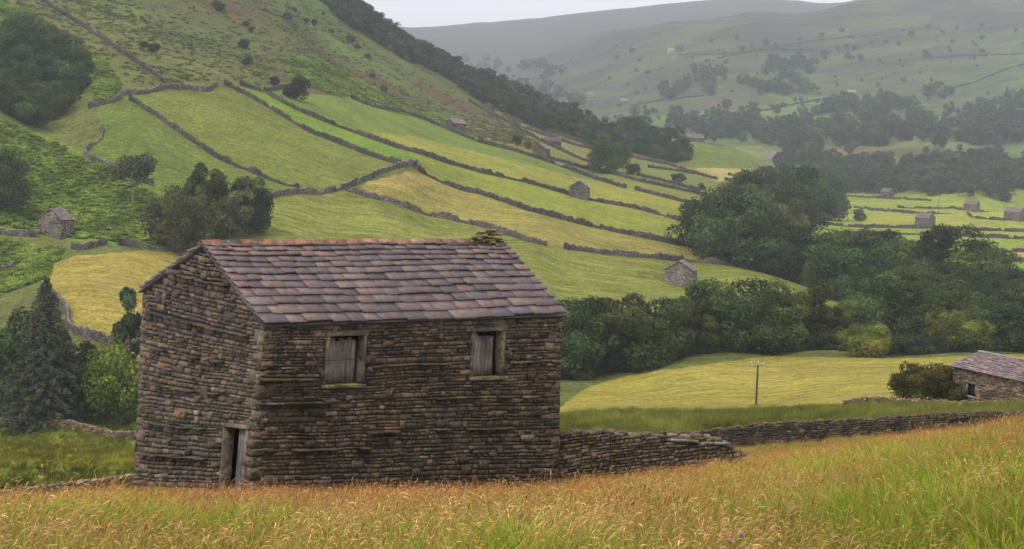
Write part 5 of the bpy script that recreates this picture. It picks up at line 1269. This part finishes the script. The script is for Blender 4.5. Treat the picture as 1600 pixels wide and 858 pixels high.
def clump(kind, seed):
    global R
    keep = R; R = random.Random(seed); mb = MB()
    spec = dict(straw=(44, .26, .38, .66, .26), pale=(40, .26, .36, .62, .34), green=(70, .16, .22, .48, .7), short=(64, .3, .10, .26, .6), rush=(70, .28, .5, .95, .22), mixed=(54, .26, .25, .55, .4))[kind]
    n, rad, h0, h1, ln = spec
    for _ in range(n):
        a = R.uniform(0, 2 * pi); r = rad * sqrt(R.random()); x, y = r * cos(a), r * sin(a); H = R.uniform(h0, h1); az = WINDD + R.gauss(0, 1.1) if kind in ('straw', 'pale') else a + R.gauss(0, .7); lean = abs(R.gauss(ln, .18))
        if kind == 'straw' or (kind == 'mixed' and R.random() < .35):
            v = R.uniform(.8, 1.2); hc = (R.choice([(.48, .28, .115), (.44, .24, .11), (.55, .37, .16), (.36, .19, .10)]))
            if R.random() < .6: strand(mb, x, y, H, lean, az, .0022, np.array((.13, .15, .04)) * v, np.array((.42, .27, .12)) * v, (R.uniform(.05, .10), R.uniform(.0026, .0046), np.array(hc) * v), R.uniform(.05, .3))
            else: strand(mb, x, y, H * .7, lean + .3, az, .004, (.07, .11, .02), (.19, .19, .05))
        elif kind == 'pale':
            v = R.uniform(.8, 1.2)
            if R.random() < .5: strand(mb, x, y, H, lean, az, .0024, np.array((.12, .17, .035)) * v, np.array((.45, .35, .15)) * v, (R.uniform(.05, .085), R.uniform(.0032, .0056), np.array((.66, .50, .24)) * v), R.uniform(.2, .5))
            else: strand(mb, x, y, H * .7, lean + .3, az, .0045, (.06, .12, .015), (.17, .22, .04))
        elif kind in ('green', 'mixed', 'short'):
            v = R.uniform(.75, 1.3); strand(mb, x, y, H, lean, az, R.uniform(.004, .0075), np.array((.05, .105, .010)) * v, np.array((.19, .29, .03) if R.random() < .8 else (.30, .30, .08)) * v)
        elif kind == 'rush':
            v = R.uniform(.7, 1.3); strand(mb, x, y, H, lean, a + R.gauss(0, .4), .007, np.array((.022, .035, .008)) * v, np.array((.075, .095, .025) if R.random() < .75 else (.17, .15, .06)) * v)
    R = keep; return mb.mesh("clump_" + kind, M_GRASS)
GP = [clump('straw', 1), clump('straw', 2), clump('straw', 3), clump('pale', 4), clump('pale', 5), clump('green', 6), clump('green', 7), clump('mixed', 8), clump('mixed', 9), clump('rush', 10), clump('short', 11)]
def footprint(x, y, m=.1):
    """inside the barn?"""
    dx, dy = x - A[0], y - A[1]; a = dx * dL[0] + dy * dL[1]; b = dx * dW[0] + dy * dW[1]
    return (a > -m) & (a < LB + m) & (b > -m) & (b < WB + m)
def area_pts(n, d0, d1, u0=-.36, u1=.36, pw=1.0):
    k = NR.random(n); d = (d0 ** (pw + 1) + k * (d1 ** (pw + 1) - d0 ** (pw + 1))) ** (1 / (pw + 1)); u = NR.uniform(u0, u1, n); return u * d, d
def meadow():
    x1, y1 = area_pts(9000, 5, 26, pw=.9); x2, y2 = area_pts(30000, 24, 103, -.34, .34, .75)
    x = np.concatenate([x1, x2]); y = np.concatenate([y1, y2]); z = gz(x, y); px, py = to_pix(x / y, z / y); u = x / y
    wall_d = np.interp(px, [0, 860, 900, 1600, 1700], [62, 62, 99, 84, 84]); ok = (y < wall_d) & ~footprint(x, y) & ~((px > 860) & (px < 1170) & (y > 56) & (y < 75) & False)
    ok &= ~((px < 860) & (px > 210) & (y > 56))
    x, y, z, px, py = x[ok], y[ok], z[ok], px[ok], py[ok]; n = len(x)
    n1 = fbm(x / 2.6, y / 2.6, 3, 70); n2 = fbm(x / 7, y / 9, 3, 80); n3 = fbm(x / 1.3, y / 1.3, 2, 90)
    green = .08 + .5 * sstep(30, 9, y) * 1 + sstep(1150, 1400, px) * sstep(46, 22, y) * .55 - .25 * sstep(900, 300, px) * sstep(14, 20, y)
    g = sstep(-.3, .5, n1 * 1.3 + n2 * .9 + (green - .42) * 1.3); r = NR.random(n)
    idx = np.where(r < g * .72, NR.integers(5, 7, n), np.where(r < g * .62 + .30, NR.integers(7, 9, n), np.where(NR.random(n) < .16 + .5 * sstep(26, 10, y), NR.integers(3, 5, n), NR.integers(0, 3, n))))
    dark = (n3 > .5) & (NR.random(n) < .35) & (y < 30); idx = np.where(dark, 9, idx)
    nearwall = (y > 54) & (px > 860) & (NR.random(n) < .1); idx = np.where(nearwall, 7, idx)
    scl = NR.uniform(.55, 1.25, n) * (1 + .3 * n1) * np.where(idx == 9, .62, 1); scl *= np.interp(y, [5, 12, 25, 45, 100], [.62, .70, .74, .68, .55])
    # lower beside the barn so that its foot shows as in the photo
    t1 = np.array([1.0, 1, 1])[None] * NR.uniform(.82, 1.2, (n, 1)); red = 1.6 * sstep(-.1, .5, n2)[:, None]
    t1 = t1 * np.array([1.19, 1.06, .88])[None]; t1 = t1 * (1 - red * np.array([-.04, .06, .02])[None]); t1 *= (1 + .38 * n1[:, None] + .2 * n3[:, None])
    z = z - .02
    gn_scatter("meadow_grass", "orange seeding meadow grass with green tussocks filling the foreground slope", np.stack([x, y, z], 1), scl, NR.uniform(0, 1.0, n) - .5, idx, t1, GP)
meadow()
def band(name, label, n, d0, d1, ok_f, pick, smin, smax, tintf=None, cat="grass", u0=-.36, u1=.36):
    x, y = area_pts(n, d0, d1, u0, u1, .6); z = gz(x, y); px, py = to_pix(x / y, z / y); ok = ok_f(px, py, y, x); x, y, z, px = x[ok], y[ok], z[ok], px[ok]; n = len(x)
    nn = fbm(x / 3.5, y / 7, 3, 33); t = np.ones((n, 3)) * NR.uniform(.65, 1.45, (n, 1)) * (1 + .8 * nn[:, None])
    if tintf is not None: t = t * tintf(x, y, px)
    gn_scatter(name, label, np.stack([x, y, z - .03], 1), NR.uniform(smin, smax, n) * (1 + .25 * nn), NR.uniform(0, 6.28, n), pick(n), t, GP if cat != "bracken" else BP, cat)
band("rushes", "dark green rushes in the strip behind the long mossy wall", 26000, 100, 192, lambda px, py, d, x: (px > 855) & (d > np.interp(px, [900, 1600], [102, 88])) & (d < np.interp(px, [900, 1250, 1400, 1600], [152, 136, 124, 118])) & ~((px > 1440) & (d > 132)), lambda n: np.where(NR.random(n) < .6, 9, NR.integers(5, 8, n)), .5, .95, lambda x, y, px: np.array([1.9, 1.7, 1.3]), "rushes", -.02, .36)
band("rough_pasture", "rough green grass on the pasture left of the big barn", 16000, 64, 240, lambda px, py, d, x: (px < 260), lambda n: np.where(NR.random(n) < .35, 9, NR.integers(5, 8, n)), .5, .95, lambda x, y, px: np.where(((y > 190) | (fbm(x / 12, y / 12, 2, 44) > .1))[:, None], np.array([1.3, 1.2, .9]), np.array([1.9, 1.5, 1.0])), "grass", -.36, -.15)
# bracken: arching green fronds in clumps over the left hillside
def bracken_clump(seed):
    rg = random.Random(seed); mb = MB()
    for _ in range(26):
        a = rg.uniform(0, 2 * pi); r = .75 * sqrt(rg.random()); x, y = r * cos(a), r * sin(a); H = rg.uniform(.5, 1.0); az = rg.uniform(0, 2 * pi); L = rg.uniform(.45, .8); c = np.array((.17, .235, .042)) * rg.uniform(.75, 1.25)
        d = np.array([cos(az), sin(az), 0]); s = np.array([-sin(az), cos(az), 0]); p0 = np.array([x, y, H * .55]); p1 = p0 + d * L * .5 + UPV * H * .35; p2 = p0 + d * L + UPV * H * .12
        mb.add([p0 - s * .16, p0 + s * .16, p1 + s * .15 + UPV * .0, p1 - s * .15, p2 + s * .02, p2 - s * .02], [[0, 1, 2, 3], [3, 2, 4, 5]], c)
    return mb.mesh("bracken_clump", M_GRASS)
BP = [bracken_clump(i) for i in range(4)]
def brk_ok(px, py, d, x):
    px = px + 14 * fbm(x / 12, d / 12, 4, 66); py = py + 9 * fbm(x / 9, d / 9, 4, 67)
    m = inpoly(px, py, [(-60,170),(60,215),(130,245),(250,310),(318,374),(240,384),(120,374),(-60,345)]) & (d > 300) & (d < 470)
    m |= inpoly(px, py, [(-60,370),(100,388),(90,405),(62,440),(-60,480)]) & (d > 260) & (d < 345)
    m |= inpoly(px, py, [(0,0),(60,20),(180,110),(190,148),(150,160),(130,120),(0,60)]) & (d > 400) & (d < 700)
    m |= inpoly(px, py, [(440,90),(520,100),(600,150),(700,190),(690,195),(590,165),(450,130)]) & (d > 450) & (d < 900) & (NR.random(len(px)) < .6)
    return m
band("bracken", "bright green bracken covering the left hillside", 150000, 260, 700, brk_ok, lambda n: NR.integers(0, 4, n), .35, .85, None, "bracken", -.36, 0)
# rough moor tufts: heather, bilberry and bent, giving the steep hillside its grain
MP = []
for sd_, cc_ in ((1, (.11, .12, .04)), (2, (.085, .12, .032)), (3, (.12, .085, .05))):
    rg_ = random.Random(sd_); mb_ = MB()
    for _ in range(30):
        a_ = rg_.uniform(0, 6.28); r_ = .9 * sqrt(rg_.random()); p_ = np.array([cos(a_) * r_, sin(a_) * r_, rg_.uniform(.0, .35)]); q_ = rg_.uniform(0, 6.28); e1_ = np.array([cos(q_), sin(q_), rg_.uniform(-.2, .5)]) * rg_.uniform(.12, .3); e2_ = np.array([-sin(q_), cos(q_), rg_.uniform(-.2, .5)]) * rg_.uniform(.1, .22)
        mb_.add([p_ - e1_, p_ - e2_, p_ + e1_, p_ + e2_ + UPV * .15], [[0, 1, 2, 3]], np.array(cc_) * rg_.uniform(.6, 1.5))
    MP.append(mb_.mesh("moor_tuft", M_GRASS))
def moor():
    x, y = area_pts(90000, 430, 1150, -.36, .2, .4); z = gz(x, y); px, py = to_pix(x / y, z / y)
    ok = inpoly(px, py, [(-40,-60),(1000,-60),(1000,215),(935,232),(870,215),(795,186),(735,155),(690,122),(720,150),(790,190),(840,222),(860,243),(800,228),(749,216),(700,196),(665,182),(581,161),(549,148),(462,130),(413,136),(340,126),(262,130),(190,134),(150,120),(60,20),(-40,-10)])
    n2 = fbm(x / 30, y / 30, 4, 30); ok &= NR.random(len(x)) < np.clip(.4 + 1.2 * n2, .12, 1); x, y, z, px, n2 = x[ok], y[ok], z[ok], px[ok], n2[ok]; n = len(x)
    br = sstep(350, 700, px); idx = np.where(NR.random(n) < .08 + .6 * br, 2, NR.integers(0, 2, n))
    o = gn_scatter("moor_growth", "brown and green heather and bilberry tufts over the steep moor", np.stack([x, y, z], 1), NR.uniform(.4, 1.3, n), NR.uniform(0, 6.28, n), idx, np.ones((n, 3)) * NR.uniform(.7, 1.4, (n, 1)), MP, "heather")
moor()
if STUFF:
    p = np.array([q[0] for q in STUFF]); h = np.array([q[1] for q in STUFF]); n = len(p)
    gn_scatter("distant_woodland", "misty distant woodland on the far slopes and in the hanging wood", p, h, NR.uniform(0, 6.28, n), NR.integers(0, 3, n), np.ones((n, 3)), [TR['lo1']['crown'], TR['lo2']['crown'], TR['lo3']['crown']], "woodland")
# low growth under the belt
x_, y_ = area_pts(2600, 262, 330, -.02, .36); z_ = gz(x_, y_); px_, py_ = to_pix(x_ / y_, z_ / y_)
front = np.interp(px_, [870, 960, 1080, 1200, 1300, 1400, 1600], [262, 268, 274, 283, 285, 276, 287]); k_ = (y_ > front - 1) & (y_ < front + 14) & (px_ > 850); n_k = int(k_.sum())
gn_scatter("undergrowth", "low dark bushes and saplings under the riverside belt", np.stack([x_, y_, z_ - .3], 1)[k_], NR.uniform(1.6, 4.2, n_k), NR.uniform(0, 6.28, n_k), NR.integers(0, 2, n_k), np.ones((n_k, 3)), [TR['shrub']['crown'], TR['lo3']['crown']], "undergrowth")
# thistle in the foreground
tp_ = at(1148, 852, 9.0); tp_[2] = gz1(tp_[0], tp_[1]); thz = (pix(1148, 832)[1] * 9.0 - tp_[2]) / .60; th = empty("thistle", tuple(tp_)); th.scale = (thz * .9,) * 2 + (thz,); tag(th, "thistle with small purple flower heads in the foreground grass", "thistle")
mb = MB(); rg = random.Random(4); heads = [(-.05, 0, .50), (.06, .02, .56), (.0, -.04, .40)]
for hx_, hy_, hz_ in heads: mb.tube((0, 0, 0), (hx_ * .5, hy_, hz_ * .6), .006, .005, (.05, .08, .03), 5); mb.tube((hx_ * .5, hy_, hz_ * .6), (hx_, hy_, hz_), .005, .004, (.05, .08, .03), 5)
for _ in range(22):
    z_ = rg.uniform(.03, .4); a_ = rg.uniform(0, 6.28); d_ = np.array([cos(a_), sin(a_), .3]); s_ = np.array([-sin(a_), cos(a_), 0]) * .018; p_ = np.array([0, 0, z_]); mb.add([p_ - s_ * .3, p_ + d_ * .06 - s_, p_ + d_ * .13, p_ + d_ * .06 + s_], [[0, 1, 2, 3]], (.04, .075, .025))
mb.build("stem", M_PLAIN, th)
for hx_, hy_, hz_ in heads:
    m = MB(); m.tube((hx_, hy_, hz_), (hx_, hy_, hz_ + .022), .011, .014, (.06, .09, .04)); m.tube((hx_, hy_, hz_ + .022), (hx_, hy_, hz_ + .045), .013, .019, (.50, .16, .48)); m.build("flower", M_PLAIN, th)

# ------------------------------------------------------------------ the damp air of the valley
bm = MB(); zlo = float(zg.min()) - 1.5; zhi = float(zg.max()) + 25
bm.box((-3700, -60, zlo), (7400, 0, 0), (0, 9700, 0), (0, 0, zhi - zlo), (1, 1, 1)); hz = MB(); print("haze z", zlo, zhi)
mh = bpy.data.materials.new("haze"); mh.use_nodes = True; hn = mh.node_tree; hn.nodes.clear(); ho = hn.nodes.new("ShaderNodeOutputMaterial"); pv = hn.nodes.new("ShaderNodeVolumePrincipled")
pv.inputs['Color'].default_value = (.80, .90, 1.0, 1); pv.inputs['Density'].default_value = HAZE_D; pv.inputs['Anisotropy'].default_value = .2
hn.links.new(pv.outputs[0], ho.inputs['Volume']); o = bm.build("haze", mh); tag(o, kind="stuff")
